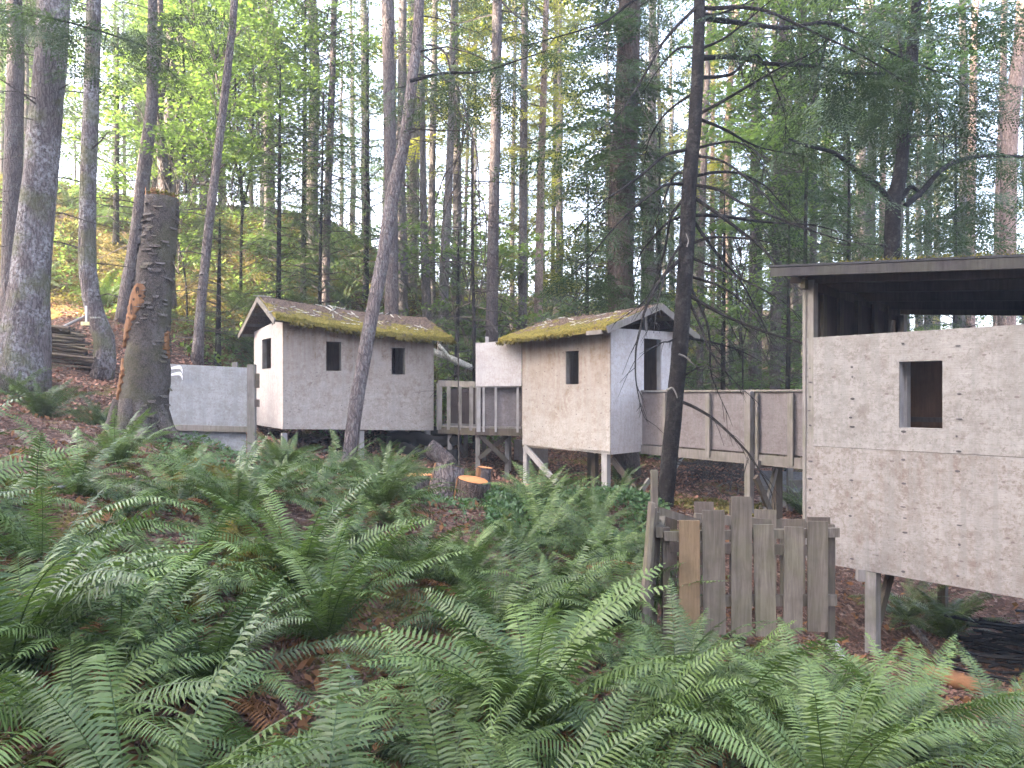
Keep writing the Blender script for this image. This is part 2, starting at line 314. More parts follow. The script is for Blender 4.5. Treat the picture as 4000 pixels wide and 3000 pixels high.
_n = len(CP); _A = np.zeros((_n + 3, _n + 3)); _A[:_n, :_n] = _phi((CP[:, None, 0] - CP[None, :, 0]) ** 2 + (CP[:, None, 1] - CP[None, :, 1]) ** 2) - .15 * np.eye(_n)
_A[:_n, _n:] = np.c_[np.ones(_n), CP[:, :2]]; _A[_n:, :_n] = _A[:_n, _n:].T; _C = np.linalg.solve(_A, np.r_[CP[:, 2], 0, 0, 0])
def gz(x, y):
    x = np.asarray(x, float); y = np.asarray(y, float); sh = x.shape; x = x.ravel(); y = y.ravel(); z = _C[_n] + _C[_n + 1] * x + _C[_n + 2] * y
    for k in range(_n): z = z + _C[k] * _phi((x - CP[k, 0]) ** 2 + (y - CP[k, 1]) ** 2)
    rr = np.hypot(x, y); t = np.clip((rr - 60) / 60, 0, 1); z = z * (1 - t) + np.clip(z, -6, 14) * t
    for k, p, a in _w: z = z + a * np.sin(x * k[0] + y * k[1] + p)
    s_ = np.clip((-1 - y) / 8, 0, 1); s_ = s_ * s_ * (3 - 2 * s_); z = z + 42 * np.exp(-((x + 50) / 17) ** 2) * s_ + 18 * np.exp(-((y + 55) / 16) ** 2) * (x < 200)  # unseen ridge added left behind the camera to block sun from the foreground
    return z.reshape(sh)
def G(x, y): return float(gz(np.array([x]), np.array([y]))[0])
def grid_axis(a, b, fine_a, fine_b, fs, cs):
    xs = list(np.arange(fine_a, fine_b, fs)); s = fs; x = fine_b
    while x < b: xs.append(x); s = min(s * 1.13, cs); x += s
    xs.append(b); s = fs; x = fine_a; l = []
    while x > a: s = min(s * 1.13, cs); x -= s; l.append(max(x, a))
    return np.array(sorted(set(l + xs)))
gx = grid_axis(-260, 260, -10, 7, .13, 18); gy = grid_axis(-120, 420, 2, 21, .13, 18)
X, Y = np.meshgrid(gx, gy); Z = gz(X, Y) + rng(8).normal(0, .012, X.shape) * (np.abs(X) < 14)
nx, ny = len(gx), len(gy); i = np.arange(ny - 1)[:, None] * nx; j = np.arange(nx - 1)[None]
q = np.stack((i + j, i + j + 1, i + nx + j + 1, i + nx + j), -1).reshape(-1, 4)
cx = X[:-1, :-1].ravel(); cy = Y[:-1, :-1].ravel()
mossy = np.clip(((cx < -6) & (cy > 19)) * .6 + ((cx > 1) & (cx < 6) & (cy > 12.5) & (cy < 15)) * .5 + (cy > 19) * .25 + (cy < 7) * .35, 0, 1)
gm = MB().add(np.stack((X, Y, Z), -1), q, r=mossy); ground = gm.build('ground', M['ground'], smooth=True); ground['kind'] = 'structure'
# ================================================================ buildings
def seg_hit(A, B, px):               # where the ray through column px meets the plan segment A-B: returns u in 0..1 and depth
    k = (px - 1106) / F; dx, dy = B[0] - A[0], B[1] - A[1]; u = (k * A[1] - A[0]) / (dx - k * dy); return u, A[1] + u * dy
def open_px(A, B, x0, x1, y0, y1):
    u0, d0 = seg_hit(A, B, x0); u1, d1 = seg_hit(A, B, x1); d = (d0 + d1) / 2
    return (min(u0, u1), max(u0, u1), (850 - y1) / F * d, (850 - y0) / F * d)
def wall_mb(A, B, b0, t0, b1, t1, ops=(), th=.02, inn=None):
    A = np.array(A, float); B = np.array(B, float); L = np.linalg.norm(B - A); inn = np.array(inn, float) / np.linalg.norm(inn) * th
    us = sorted({0., 1.} | {o[0] for o in ops} | {o[1] for o in ops}); mb = MB()
    bot = lambda u: b0 + (b1 - b0) * u; top = lambda u: t0 + (t1 - t0) * u
    def cell(u0, u1, zb, zt):
        pts = []
        for off in (np.zeros(2), inn):
            for u, z in ((u0, zb(u0)), (u1, zb(u1)), (u1, zt(u1)), (u0, zt(u0))):
                p = A + (B - A) * u + off; pts.append((p[0], p[1], z))
        mb.add(pts, [(0, 1, 2, 3), (7, 6, 5, 4), (0, 4, 5, 1), (1, 5, 6, 2), (2, 6, 7, 3), (3, 7, 4, 0)])
    for u0, u1 in zip(us[:-1], us[1:]):
        cov = sorted([o for o in ops if o[0] < (u0 + u1) / 2 < o[1]], key=lambda o: o[2])
        if not cov: cell(u0, u1, bot, top)
        else:
            o = cov[0]; cell(u0, u1, bot, lambda u: o[2]); cell(u0, u1, lambda u: o[3], top)
    return mb
def frame_mb(A, B, o, inn, dp=.09, w=.035, th=.02, sides='LRTB'):
    A = np.array(A, float); B = np.array(B, float); inn = np.array(inn, float) / np.linalg.norm(inn); L = np.linalg.norm(B - A); du = w / L; mb = MB(); d0 = th + .003
    def pc(u, z, k): p = A + (B - A) * u + inn * k; return (p[0], p[1], z)
    def blk(u0, u1, z0, z1):
        pts = [pc(u, z, k) for u in (u0, u1) for k in (d0, d0 + dp) for z in (z0, z1)]; mb.add(pts, BQ, r=.1)
    if 'L' in sides: blk(o[0] - du, o[0], o[2] - w, o[3] + w)
    if 'R' in sides: blk(o[1], o[1] + du, o[2] - w, o[3] + w)
    if 'B' in sides: blk(o[0], o[1], o[2] - w, o[2])
    if 'T' in sides: blk(o[0], o[1], o[3], o[3] + w)
    return mb
def post_thing(mb, x, y, ztop, w=.09, d=.09, rot=0, dz=.25, zb=None):
    zb = G(x, y) - dz if zb is None else zb; mb.box((x, y, (zb + ztop) / 2), (w, d, ztop - zb), rot); return mb
def roof_grid(c, nu, nv, th, sag, seed, moss_v, bump_=.02):
    # c: 4 plan corners with z: eave0, eave1, ridge1, ridge0 ; returns MB of a thick bumpy slab; rnd = mossiness
    g = rng(seed); u = np.linspace(0, 1, nu); v = np.linspace(0, 1, nv); U, V = np.meshgrid(u, v); c = np.array(c, float)
    Pt = (c[0] * ((1 - U) * (1 - V))[..., None] + c[1] * (U * (1 - V))[..., None] + c[2] * (U * V)[..., None] + c[3] * ((1 - U) * V)[..., None])
    Pt[..., 2] -= sag * np.sin(U * np.pi); lo = Pt.copy(); tn = g.normal(0, bump_, U.shape) + .02 * np.sin(U * 17 + seed) * np.sin(V * 5 + 1)
    hi = Pt.copy(); hi[..., 2] += th + np.abs(tn) * (V < .999) + .04 * (1 - V) * (moss_v > 0)
    n = nu * nv; i = np.arange(nv - 1)[:, None] * nu; j = np.arange(nu - 1)[None]; q = np.stack((i + j, i + j + 1, i + nu + j + 1, i + nu + j), -1).reshape(-1, 4)
    vm = (V[:-1, :-1] + .5 / nv).ravel(); r = np.clip(1 - vm / max(moss_v, .01) * .55, 0, 1)
    mb = MB(); mb.add(np.vstack((hi.reshape(-1, 3), lo.reshape(-1, 3))), np.vstack((q, q[:, ::-1] + n)), r=np.r_[r, r * 0])
    rim = [];
    def edge(ids):
        for a, b in zip(ids[:-1], ids[1:]): rim.append((a, a + n, b + n, b))
    edge(list(range(nu))); edge(list(range(nu * (nv - 1), nu * nv))[::-1]); edge([k * nu for k in range(nv)][::-1]); edge([k * nu + nu - 1 for k in range(nv)])
    off = mb.n; mb.q.append(np.array(rim)); mb.rq.append(np.full(len(rim), .9)); return mb
def tufts(p, n, size, seed, hang=0.0):
    g = rng(seed); p = np.asarray(p)[g.integers(0, len(p), n)] + g.normal(0, .03, (n, 3)) * (1, 1, .4); a = g.uniform(0, 6.28, n)
    d = np.stack((np.cos(a), np.sin(a), g.normal(.6, .4, n)), 1); 
    if hang: d[:, 2] = -abs(d[:, 2]) - .5; 
    d *= (size * g.uniform(.4, 1.2, n) / np.linalg.norm(d, axis=1))[:, None]; s = np.stack((-np.sin(a), np.cos(a), 0 * a), 1) * (size * .22 * g.uniform(.6, 1.2, n))[:, None]
    return np.stack((p - s, p + d * .5 - s * .8, p + d, p + s), 1), g.uniform(0, 1, n)
def gable_hut(name, label, A, B, perp, tops, bots, eave_z, ridge_z, ovu, ovo, wins, back_hidden=True, seed=1, sag=.05):
    """A,B front wall plan; perp = vector to the back; tops/bots for A,B,C(back of A),D(back of B)"""
    A = np.array(A); B = np.array(B); perp = np.array(perp); C_ = A + perp; D_ = B + perp; u = (B - A) / np.linalg.norm(B - A); o = -perp / np.linalg.norm(perp)
    root = thing(name, label, 'hut', (*(A + B + C_ + D_) / 4, G(*((A + B) / 2)))); inn = -o
    return root, A, B, C_, D_, u, o, inn

def roof_parts(root, eL, eR, rR, rL, fL, fR, seed, sag, moss_v, th=.045, nu=60, nv=22):
    """front slope eL,eR (eave), rR,rL (ridge); fL,fR far eave"""
    r1 = roof_grid([eL, eR, rR, rL], nu, nv, th, sag, seed, moss_v).build('roof', M['roof'], root)
    e2 = roof_grid([fR, fL, rL, rR], 30, 10, th, sag, seed + 5, .35).build('roof', M['roof'], root)
    return r1, e2
# ---------------------------------------------------------------- left hut
A = np.array((-4.96, 16.0)); B = np.array((-1.905, 18.0)); pr = np.array((-1.337, 2.041)); C_ = A + pr; D_ = B + pr
u = (B - A) / np.linalg.norm(B - A); o = -pr / np.linalg.norm(pr); inn = pr
hut = thing('plywood_hut', 'left plywood hut on stilts, two small windows in its long wall, mossy roof', 'hut', (-4.1, 18.0, G(-4.1, 18)))
w1 = open_px(A, B, 704.7, 737.4, 738, 801); w2 = open_px(A, B, 846, 876, 751, 809); w3 = open_px(C_, A, 565.7, 585.7, 731.6, 796.6)
wall_mb(A, B, -.77, 1.65, -.90, 1.43, [w1, w2], inn=inn).build('front_wall', M['ply'], hut)
wall_mb(C_, A + (C_ - A) / 2.44 * .022, -.757, 1.50, -.77, 1.64, [w3], inn=u).build('side_wall', M['ply_white'], hut)['label'] = 'paler end wall with one narrow window'
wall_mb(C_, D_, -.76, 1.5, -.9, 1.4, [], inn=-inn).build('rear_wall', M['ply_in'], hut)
wall_mb(B, D_, -.9, 1.41, -.9, 1.4, [], inn=-u).build('side_wall', M['ply'], hut)
f = MB(); A9, B9 = A + inn * .012, B + inn * .012; f.add([(*A9, -.70), (*B9, -.82), (*D_, -.82), (*C_, -.70), (*A9, -.75), (*B9, -.87), (*D_, -.87), (*C_, -.75)], [(0, 1, 2, 3), (7, 6, 5, 4), (0, 4, 5, 1), (1, 5, 6, 2), (2, 6, 7, 3), (3, 7, 4, 0)])
f.build('floor', M['wood_d'], hut)
frame_mb(A, B, w1, inn).build('window_frame', M['wood'], hut); frame_mb(A, B, w2, inn).build('window_frame', M['wood'], hut); frame_mb(C_, A, w3, u).build('window_frame', M['wood'], hut)
mid = (A + C_) / 2; midR = (B + D_) / 2
eL = (*(A - .24 * u + .30 * o), 1.56); eR = (*(B + .40 * u + .30 * o), 1.25); rL = (*(mid - .2 * u), 2.19); rR = (*(midR + .35 * u), 1.93); fL = (*(C_ - .26 * u - .36 * o), 1.42); fR = (*(D_ + .35 * u - .30 * o), 1.3)
rf1, _ = roof_parts(hut, eL, eR, rR, rL, fL, fR, 3, .06, .42)
# fascia boards on the gable end, rafters in the open gable, short post
for a, b in ((eL, rL), (rL, fL)):
    p = np.array(a) - .02 * np.array((*u, 0)); q_ = np.array(b) - .02 * np.array((*u, 0)); p[2] -= .035; q_[2] -= .035
    MB().bar(p, q_, .03, .12, side=(*u, 0)).build('fascia_board', M['wood'], rf1)
for k in (.12, .45, .8, 1.15):
    for s, e in ((-1, eL), (1, fL)):
        t = k / 1.25; c1 = np.array(rL) * (1 - t) + np.array(e) * t; c1[2] -= .05; c2 = c1 + np.array((*u, 0)) * .55; MB().bar(c1 + np.array((*u, 0)) * .02, c2, .05, .07).build('rafter', M['wood'], rf1)
cm = A + (C_ - A) * .32; MB().box((*(cm + u * .02), 1.66), (.06, .06, .25)).build('gable_stud', M['wood'], hut)
MB().bar((*(A + u * .1), 1.60), (*(C_ + u * .1), 1.45), .06, .10).build('top_plate', M['wood_d'], hut)
for x_, y_ in ((A + .05 * u + .08 * inn / 2.44), (A + B) / 2 + .1 * inn / 2.44, B - .12 * u + .1 * inn / 2.44, C_ + .1 * u - .1 * inn / 2.44, D_ - .1 * u - .1 * inn / 2.44):
    post_thing(MB(), x_, y_, -.86, .11, .11, .58).build('post', M['wood_p'], hut)
tq, tr = tufts(np.array([np.array(eL) * (1 - t) + np.array(eR) * t + np.array((0, 0, .02 - .06 * math.sin(t * 3.14))) for t in np.linspace(0.08, 1, 400) if math.sin(t * 19) + math.sin(t * 47 + 1) * .8 > -.5]), 1700, .12, 2, hang=1)
MB().quads(tq, tr).build('hanging_moss', M['mosst'], rf1)
def moss_on(root, c, sag, n, seed, vmax, s=.05, dens=None):
    g = rng(seed); c = np.array(c, float); U = g.uniform(0, 1, n); V = g.uniform(0, 1, n) ** 1.5 * vmax
    p = c[0] * ((1 - U) * (1 - V))[:, None] + c[1] * (U * (1 - V))[:, None] + c[2] * (U * V)[:, None] + c[3] * ((1 - U) * V)[:, None]
    p[:, 2] += .07 - sag * np.sin(U * np.pi); keep = np.sin(U * 23 + seed) * np.sin(V * 9 + U * 11) + g.normal(0, .4, n) > -.5 + V
    tq, tr = tufts(p[keep], int(keep.sum()), s, seed + 1); MB().quads(tq, tr).build('moss_layer', M['mosst'], root)
moss_on(rf1, [eL, eR, rR, rL], .06, 4200, 11, .8, .032)
def sticks_on(root, c, n, seed, sag=.05):      # needles, bark and sticks lying on a roof
    g = rng(seed); c = np.array(c, float); mb = MB()
    for k in range(n):
        U, V = g.uniform(0, 1), g.uniform(.15, 1); p = c[0] * (1 - U) * (1 - V) + c[1] * U * (1 - V) + c[2] * U * V + c[3] * (1 - U) * V; p[2] += .075 - sag * math.sin(U * 3.14)
        a = g.uniform(0, 3.14); L = g.uniform(.1, .5); ex = (c[1] - c[0]); ex /= np.linalg.norm(ex); ev = (c[3] - c[0]); ev /= np.linalg.norm(ev); d = (ex * math.cos(a) + ev * math.sin(a)) * L / 2
        mb.tube([p - d, p + d], g.uniform(.006, .02), 4, r=g.uniform(0, 1))
    mb.build('fallen_sticks', M['birch'], root)['kind'] = 'stuff'
sticks_on(rf1, [eL, eR, rR, rL], 46, 5)
# ---------------------------------------------------------------- middle hut
A2 = np.array((.223, 16.2)); B2 = np.array((1.898, 14.3)); pr2 = np.array((1.643, 1.449)); C2 = A2 + pr2; D2 = B2 + pr2
u2 = (B2 - A2) / np.linalg.norm(B2 - A2); o2 = -pr2 / np.linalg.norm(pr2)
hut2 = thing('plywood_hut', 'middle plywood hut on tall braced posts, tall dark opening in its white right wall', 'hut', (1.88, 16.0, G(1.88, 16)))
v1 = open_px(A2, B2, 1222, 1250, 758, 830); v2 = open_px(B2, D2, 1390, 1428, 732, 843)
wall_mb(A2, B2, -1.116, 1.27, -1.185, 1.27, [v1], inn=pr2).build('front_wall', M['ply_mid'], hut2)
wall_mb(B2 + u2 * .004 + pr2 * .011, D2, -1.185, 1.27, -1.15, 1.30, [v2], inn=-u2).build('side_wall', M['ply_white'], hut2)['label'] = 'white end wall with a tall dark opening'
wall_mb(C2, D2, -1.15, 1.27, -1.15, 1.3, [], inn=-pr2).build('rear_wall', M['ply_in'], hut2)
wall_mb(A2, C2, -1.116, 1.27, -1.15, 1.27, [], inn=u2).build('side_wall', M['ply'], hut2)
f = MB(); f.add([(*A2, -1.12), (*B2, -1.12), (*D2, -1.12), (*C2, -1.12), (*A2, -1.17), (*B2, -1.17), (*D2, -1.17), (*C2, -1.17)], [(0, 1, 2, 3), (7, 6, 5, 4), (0, 4, 5, 1), (1, 5, 6, 2), (2, 6, 7, 3), (3, 7, 4, 0)]); f.build('floor', M['wood_d'], hut2)
frame_mb(A2, B2, v1, pr2).build('window_frame', M['wood'], hut2); frame_mb(B2, D2, v2, -u2, w=.045).build('door_frame', M['wood_p'], hut2)
mL = (A2 + C2) / 2; mR = (B2 + D2) / 2
eL2 = (*(A2 - .35 * u2 + .40 * o2), 1.10); eR2 = (*(B2 + .25 * u2 + .40 * o2), 1.19); rR2 = (*(mR + .36 * u2), 1.74); rL2 = (*(mL - .3 * u2), 1.66); fL2 = (*(C2 - .3 * u2 - .3 * o2), 1.12); fR2 = (*(D2 + .3 * u2 - .3 * o2), 1.16)
rf2, _ = roof_parts(hut2, eL2, eR2, rR2, rL2, fL2, fR2, 8, .03, .5)
for a, b in ((eR2, rR2), (rR2, fR2)):
    p = np.array(a) + .02 * np.array((*u2, 0)); q_ = np.array(b) + .02 * np.array((*u2, 0)); p[2] += .0; MB().bar(p, q_, .03, .13, side=(*u2, 0)).build('fascia_board', M['wood'], rf2)
MB().bar(np.array(eR2) - np.array((*u2, 0)) * .5 - np.array((0, 0, .03)), np.array(eR2) + np.array((*u2, 0)) * -.1 - np.array((0, 0, .03)), .03, .08).build('fascia_board', M['wood'], hut2)
for k in (.3, .62, .9):
    for e in (eR2, fR2):
        t = k; c1 = np.array(rR2) * (1 - t) + np.array(e) * t; c1[2] -= .04; MB().bar(c1 - np.array((*u2, 0)) * .02, c1 - np.array((*u2, 0)) * 1.2, .05, .08).build('rafter', M['wood_d'], rf2)
MB().box((*(mR - u2 * .03), 1.45), (.08, .08, .36), .7).build('gable_stud', M['wood'], hut2)
moss_on(rf2, [eL2, eR2, rR2, rL2], .03, 2200, 21, .7, .03); sticks_on(rf2, [eL2, eR2, rR2, rL2], 26, 6, .03)
tq, tr = tufts(np.array([np.array(eL2) * (1 - t) + np.array(eR2) * t + np.array((0, 0, .02)) for t in np.linspace(0, .7, 200)]), 500, .10, 22, hang=1); MB().quads(tq, tr).build('hanging_moss', M['mosst'], rf2)
def on(A, B, px, back=.06): uu, d = seg_hit(A, B, px); n = np.array((0, 1.0)) * back; return (A + (B - A) * uu + n)
for px, wpx, bk in ((1137, .1, .06), (1310, .13, .07)): p = on(A2, B2, px, bk); post_thing(MB(), p[0], p[1], -1.17, wpx, wpx, .85).build('post', M['wood_p'], hut2)
for p in (C2 + u2 * .1 + o2 * .1, P(1285, 900, 15.6)[:2], D2 - u2 * .1 + o2 * .1): post_thing(MB(), p[0], p[1], -1.17, .12, .1, .85).build('post', M['wood_d'], hut2)
MB().bar(P(1133, 964, 16.15), P(1273, 1124, 14.6), .04, .13).build('brace', M['wood_p'], hut2)
MB().bar(P(1148, 990, 17.2), P(1225, 1075, 16.0), .05, .12).build('brace', M['wood_d'], hut2)
MB().bar(P(1321, 990, 14.6), P(1408, 1102, 14.1), .05, .11).build('brace', M['wood_d'], hut2)
MB().bar(P(1403, 1036, 14.0), P(1358, 1098, 13.6), .04, .10).build('brace', M['wood'], hut2)
# ---------------------------------------------------------------- walkway between the gabled huts
wk = thing('walkway', 'short raised walkway with slatted railing and cross-braced legs joining the two gabled huts', 'walkway', (-.8, 17.0, G(-.8, 17)))
W0 = np.array((.21, 16.35)); W1 = np.array((-.81, 16.6)); W2 = np.array((-1.72, 17.35)); bk = np.array((.12, 1.15))
dz = -.74
mb = MB()
for a, b, n in ((W0, W1, 7), (W1, W2, 8)):
    for k in range(n):
        p = a + (b - a) * (k + .5) / n; L = np.linalg.norm(b - a) / n; mb.bar((*(p - bk * .02), dz - .02), (*(p + bk), dz - .02), L * .93, .035, r=k % 3 * .3)
mb.build('deck', M['wood'], wk)
for a, b in ((W0, W1), (W1, W2)):
    for s in (0, .9): MB().bar((*(a + bk * s), dz - .12), (*(b + bk * s), dz - .12), .05, .15, r=.6).build('beam', M['wood_d'], wk)
wall_mb(W0 - np.array((0, .10)), W1 - np.array((0, .06)), .165, 1.19, .16, 1.12, inn=(0, 1)).build('screen_panel', M['ply_white'], wk)
wall_mb(W0 + bk, W1 + bk, dz, .15, dz, .15, inn=(0, 1)).build('rail_panel', M['ply_rail'], wk)
wall_mb(W1 + bk, W2 + bk, dz, .12, dz, .12, inn=(0, 1)).build('rail_panel', M['dark_in'], wk)['label'] = 'dark far rail panel seen through the slats'
for px in (1034, 1045, 1071, 1118):
    p = on(W0, W1, px, -.03); MB().box((*p, (.14 + dz - .12) / 2), (.05 if px != 1034 else .09, .05, .14 - dz + .12)).build('stud', M['wood_p'], wk)
wall_mb(W0 + (0, .12), W1 + (0, .12), dz, .15, dz, .15, inn=(0, 1)).build('rail_panel', M['ply_rail'], wk)
MB().bar((*W0, .15), (*W1, .15), .09, .035).build('rail_cap', M['wood_p'], wk)
MB().bar((*W1, .20), (*W2, .24), .05, .14).build('rail_cap', M['wood'], wk)
for t in (.12, .42, .72, .95): p = W1 + (W2 - W1) * t - np.array((0, .04)); MB().box((*p, (.16 + dz - .1) / 2), (.085, .03, .16 - dz + .1)).build('slat', M['wood'], wk)
p = W2; MB().box((*p, -.3), (.09, .09, 1.1)).build('post', M['wood'], wk)
for px, d in ((1032, 16.7), (1006, 17.8), (1095, 16.9), (972, 17.3), (1046, 17.8), (1100, 17.6)):
    x_, y_ = P(px, 900, d)[:2]; post_thing(MB(), x_, y_, dz - .12 if px != 1032 else 1.15, .10, .10).build('post', M['wood'], wk)
for a, b in (((1034, 938, 16.6), (1096, 998, 16.8)), ((1034, 990, 16.65), (1096, 940, 16.85)), ((968, 920, 17.4), (1006, 985, 17.7)), ((958, 980, 17.45), (1004, 925, 17.75))):
    MB().bar(P(*a), P(*b), .04, .10).build('brace', M['wood_d'], wk)
MB().box((*P(1052, 745, 16.9)[:2], .55), (.08, .05, 1.5)).build('post', M['wood_p'], wk)
sg = thing('crate_panel', 'pale board panel with faint worn markings standing on the ground behind the walkway legs', 'panel', (.0, 18.2, G(0, 18.2)))
wall_mb((P(1110, 0, 18.4)[0], 18.4), (P(1184, 0, 18.0)[0], 18.0), -2.1, -1.15, -2.1, -1.15, inn=(0, 1)).build('board', M['ply_white'], sg)
mk = MB()
for y_, s in ((1002, 1), (1012, -1), (1024, 1)):
    c = P(1126, y_, 18.30); mk.tube(smooth_path([c + (-.06 * s, 0, .05), c + (.05 * s, 0, .03), c + (-.02 * s, 0, -.02), c + (.06 * s, 0, -.05)], 8), .011, 4)
mk.build('faded_marks', M['nail'], sg)
# ---------------------------------------------------------------- long walkway between middle hut and near hut
wk2 = thing('walkway', 'long raised walkway with solid plywood railing, from the middle hut to the near hut', 'walkway', (3.9, 13.2, G(3.9, 13.2)))
G0 = np.array((2.63, 14.95)); G1 = np.array((5.45, 10.32)); gd = (G1 - G0) / np.linalg.norm(G1 - G0); gn = np.array((-gd[1], gd[0]));  gn = gn if gn[1] > 0 else -gn
pn = wall_mb(G0, G1, -1.02, .03, -.98, .03, inn=gn); pn.build('rail_panel', M['ply_rail'], wk2)
MB().bar((*(G0 + gn * .01), .05), (*(G1 + gn * .01), .05), .12, .03, r=.2).build('rail_cap', M['wood'], wk2)
MB().bar((*(G0 - gn * .02), -1.13), (*(G1 - gn * .02), -1.10), .05, .17, r=.9).build('beam', M['wood'], wk2)
MB().bar((*(G0 + gn * .95), -1.13), (*(G1 + gn * .95), -1.10), .05, .17, r=.6).build('beam', M['wood_d'], wk2)
mb = MB(); n = 38
for k in range(n): p = G0 + (G1 - G0) * (k + .5) / n; mb.bar((*(p + gn * .03), -1.02), (*(p + gn * 1.0), -1.02), .13, .03, r=k % 4 * .25)
mb.build('deck', M['wood_d'], wk2)
wall_mb(G0 + gn * 1.0, G1 + gn * 1.0, -1.02, .0, -.98, .0, inn=gn).build('rail_panel', M['ply_rail'], wk2)
for px, w_ in ((1440, .07), (1534, .10), (1640, .05), (1713, .10)):
    p = on(G0, G1, px, 0) - gn * .055; MB().box((*p, -.575), (w_, .04, 1.16), math.atan2(gd[1], gd[0])).build('stud', M['wood'], wk2)
p = on(G0, G1, 1627, 0) - gn * .10; post_thing(MB(), p[0], p[1], .035, .12, .10, math.atan2(gd[1], gd[0])).build('post', M['wood'], wk2)
x_, y_ = P(1679, 0, 12.9)[:2]; post_thing(MB(), x_, y_, -1.2, .13, .12, .3).build('post', M['wood_d'], wk2)
MB().bar(P(1632, 1030, 12.3), P(1668, 1115, 12.6), .05, .11).build('brace', M['wood_d'], wk2); MB().bar(P(1676, 1012, 12.8), P(1652, 1110, 12.5), .05, .10).build('brace', M['wood'], wk2)
MB().bar(P(1634, 1003, 12.3), P(1690, 1000, 12.9), .05, .12).build('beam', M['wood'], wk2)
# bluish fence panel behind the long walkway
fp = thing('board_fence', 'bluish-white plywood fence panel with weathered rails standing low behind the long walkway', 'fence panel', (*P(1705, 0, 14.2)[:2], -2.4))
a_, b_ = P(1642, 0, 14.6)[:2], P(1760, 0, 14.0)[:2]
wall_mb(a_, b_, -2.7, -1.52, -2.7, -1.50, inn=(0, 1)).build('board', M['ply_blue'], fp)
MB().bar((*(a_ - (0, .05)), -1.94), (*(b_ - (0, .05)), -1.94), .05, .10).build('rail', M['wood'], fp); MB().bar(P(1705, 1045, 13.9), P(1750, 1045, 13.8), .04, .14).build('rail', M['wood'], fp)
x_, y_ = P(1706, 0, 14.05)[:2]; post_thing(MB(), x_, y_, -1.35, .10, .08).build('post', M['wood'], fp)
# ---------------------------------------------------------------- near hut
H0 = np.array((3.226, 8.1)); fd = np.array((.653, -.757)); pd = np.array((.757, .653)); H1 = H0 + fd * 3.66; H2 = H0 + pd * 2.44; H3 = H1 + pd * 2.44
h3 = thing('plywood_hut', 'large grey plywood hut at the right edge with flat overhanging roof and one window', 'hut', (*(H0 + H3) / 2, G(*((H0 + H3) / 2))))
n1 = open_px(H0, H1, 1942, 2035.7, 780, 925)
seam = -.568
wall_mb(H0, H1, seam - .002, .609, seam + .004, .62, [n1], inn=pd, th=.02).build('front_wall', M['ply_near'], h3)
wall_mb(H0 - pd * .006, H1 - pd * .006, -1.826, seam - .005, -1.818, seam - .003, [], inn=pd, th=.02).build('front_wall', M['ply_low'], h3)['label'] = 'lower plywood sheet with brown stains'
for wl_, a, b in (('side_wall', H0 + pd * .03, H2), ('side_wall', H1 + pd * .03, H3)):
    s = 1 if a[0] < 4 else -1
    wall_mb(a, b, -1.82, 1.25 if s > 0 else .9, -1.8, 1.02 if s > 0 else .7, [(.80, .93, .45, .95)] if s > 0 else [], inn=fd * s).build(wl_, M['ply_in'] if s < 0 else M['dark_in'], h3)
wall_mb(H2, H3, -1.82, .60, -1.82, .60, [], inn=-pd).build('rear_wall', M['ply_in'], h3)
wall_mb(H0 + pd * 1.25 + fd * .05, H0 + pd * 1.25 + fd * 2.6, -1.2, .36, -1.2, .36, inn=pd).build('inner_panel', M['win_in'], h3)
MB().bar((*(H0 + pd * .5 + fd * .5), -.27), (*(H0 + pd * .5 + fd * 2.0), -.27), .03, .05).build('inner_rail', M['black'], h3)
frame_mb(H0, H1, n1, pd, dp=.09, w=.04).build('window_frame', M['wood_p'], h3)
c = H0 + pd * .24 + fd * (n1[0] * 3.66 - .02); MB().box((*c, -.05), (.04, .09, 1.3), -.86).build('stud', M['wood_p'], h3)
for t in (.3, .7, 1.15, 1.6, 2.0): p = H0 + pd * t + fd * .045; MB().box((*p, .45), (.09, .04, 1.3), .71).build('stud', M['wood_d'], h3)
for p, zt in ((H0 + pd * .05 + fd * .03, 1.24), (H2 - pd * .05 + fd * .05, 1.02), (H2 + fd * 1.9 - pd * .05, .85), (H3 - fd * .05 - pd * .05, .7)):
    MB().box((*p, (zt - .6) / 2), (.10, .10, zt + .6), .71).build('corner_post', M['wood'], h3)
MB().box((*(H0 + fd * -.02 + pd * .03), (1.27 - 1.8) / 2), (.035, .09, 1.27 + 1.8), -.86).build('corner_trim', M['wood'], h3)
def rz(s, t): return 1.36 - .09 * s - .068 * t       # roof underside height at s along the front, t away
rp = lambda s, t, dz=0: np.array((*(np.array((2.88, 8.2)) + fd * s + pd * t), rz(s, t) + dz))
T_ = 2.86
rb = MB(); nb = 15
for k in range(nb): t0, t1 = T_ * k / nb, T_ * (k + .965) / nb; rb.add([rp(0, t0, .0), rp(4.4, t0, .0), rp(4.4, t1, .0), rp(0, t1, .0), rp(0, t0, .03), rp(4.4, t0, .03), rp(4.4, t1, .03), rp(0, t1, .03)], [(3, 2, 1, 0), (4, 5, 6, 7), (0, 1, 5, 4), (1, 2, 6, 5), (2, 3, 7, 6), (3, 0, 4, 7)], r=k % 3 * .4)
roof3 = rb.build('roof', M['dark_in'], h3)
MB().add([rp(-.02, -.04, .033), rp(4.42, -.04, .033), rp(4.42, T_ + .03, .033), rp(-.02, T_ + .03, .033), rp(-.02, -.04, .055), rp(4.42, -.04, .055), rp(4.42, T_ + .03, .055), rp(-.02, T_ + .03, .055)], [(3, 2, 1, 0), (4, 5, 6, 7), (0, 1, 5, 4), (1, 2, 6, 5), (2, 3, 7, 6), (3, 0, 4, 7)]).build('roofing_felt', M['black'], roof3)
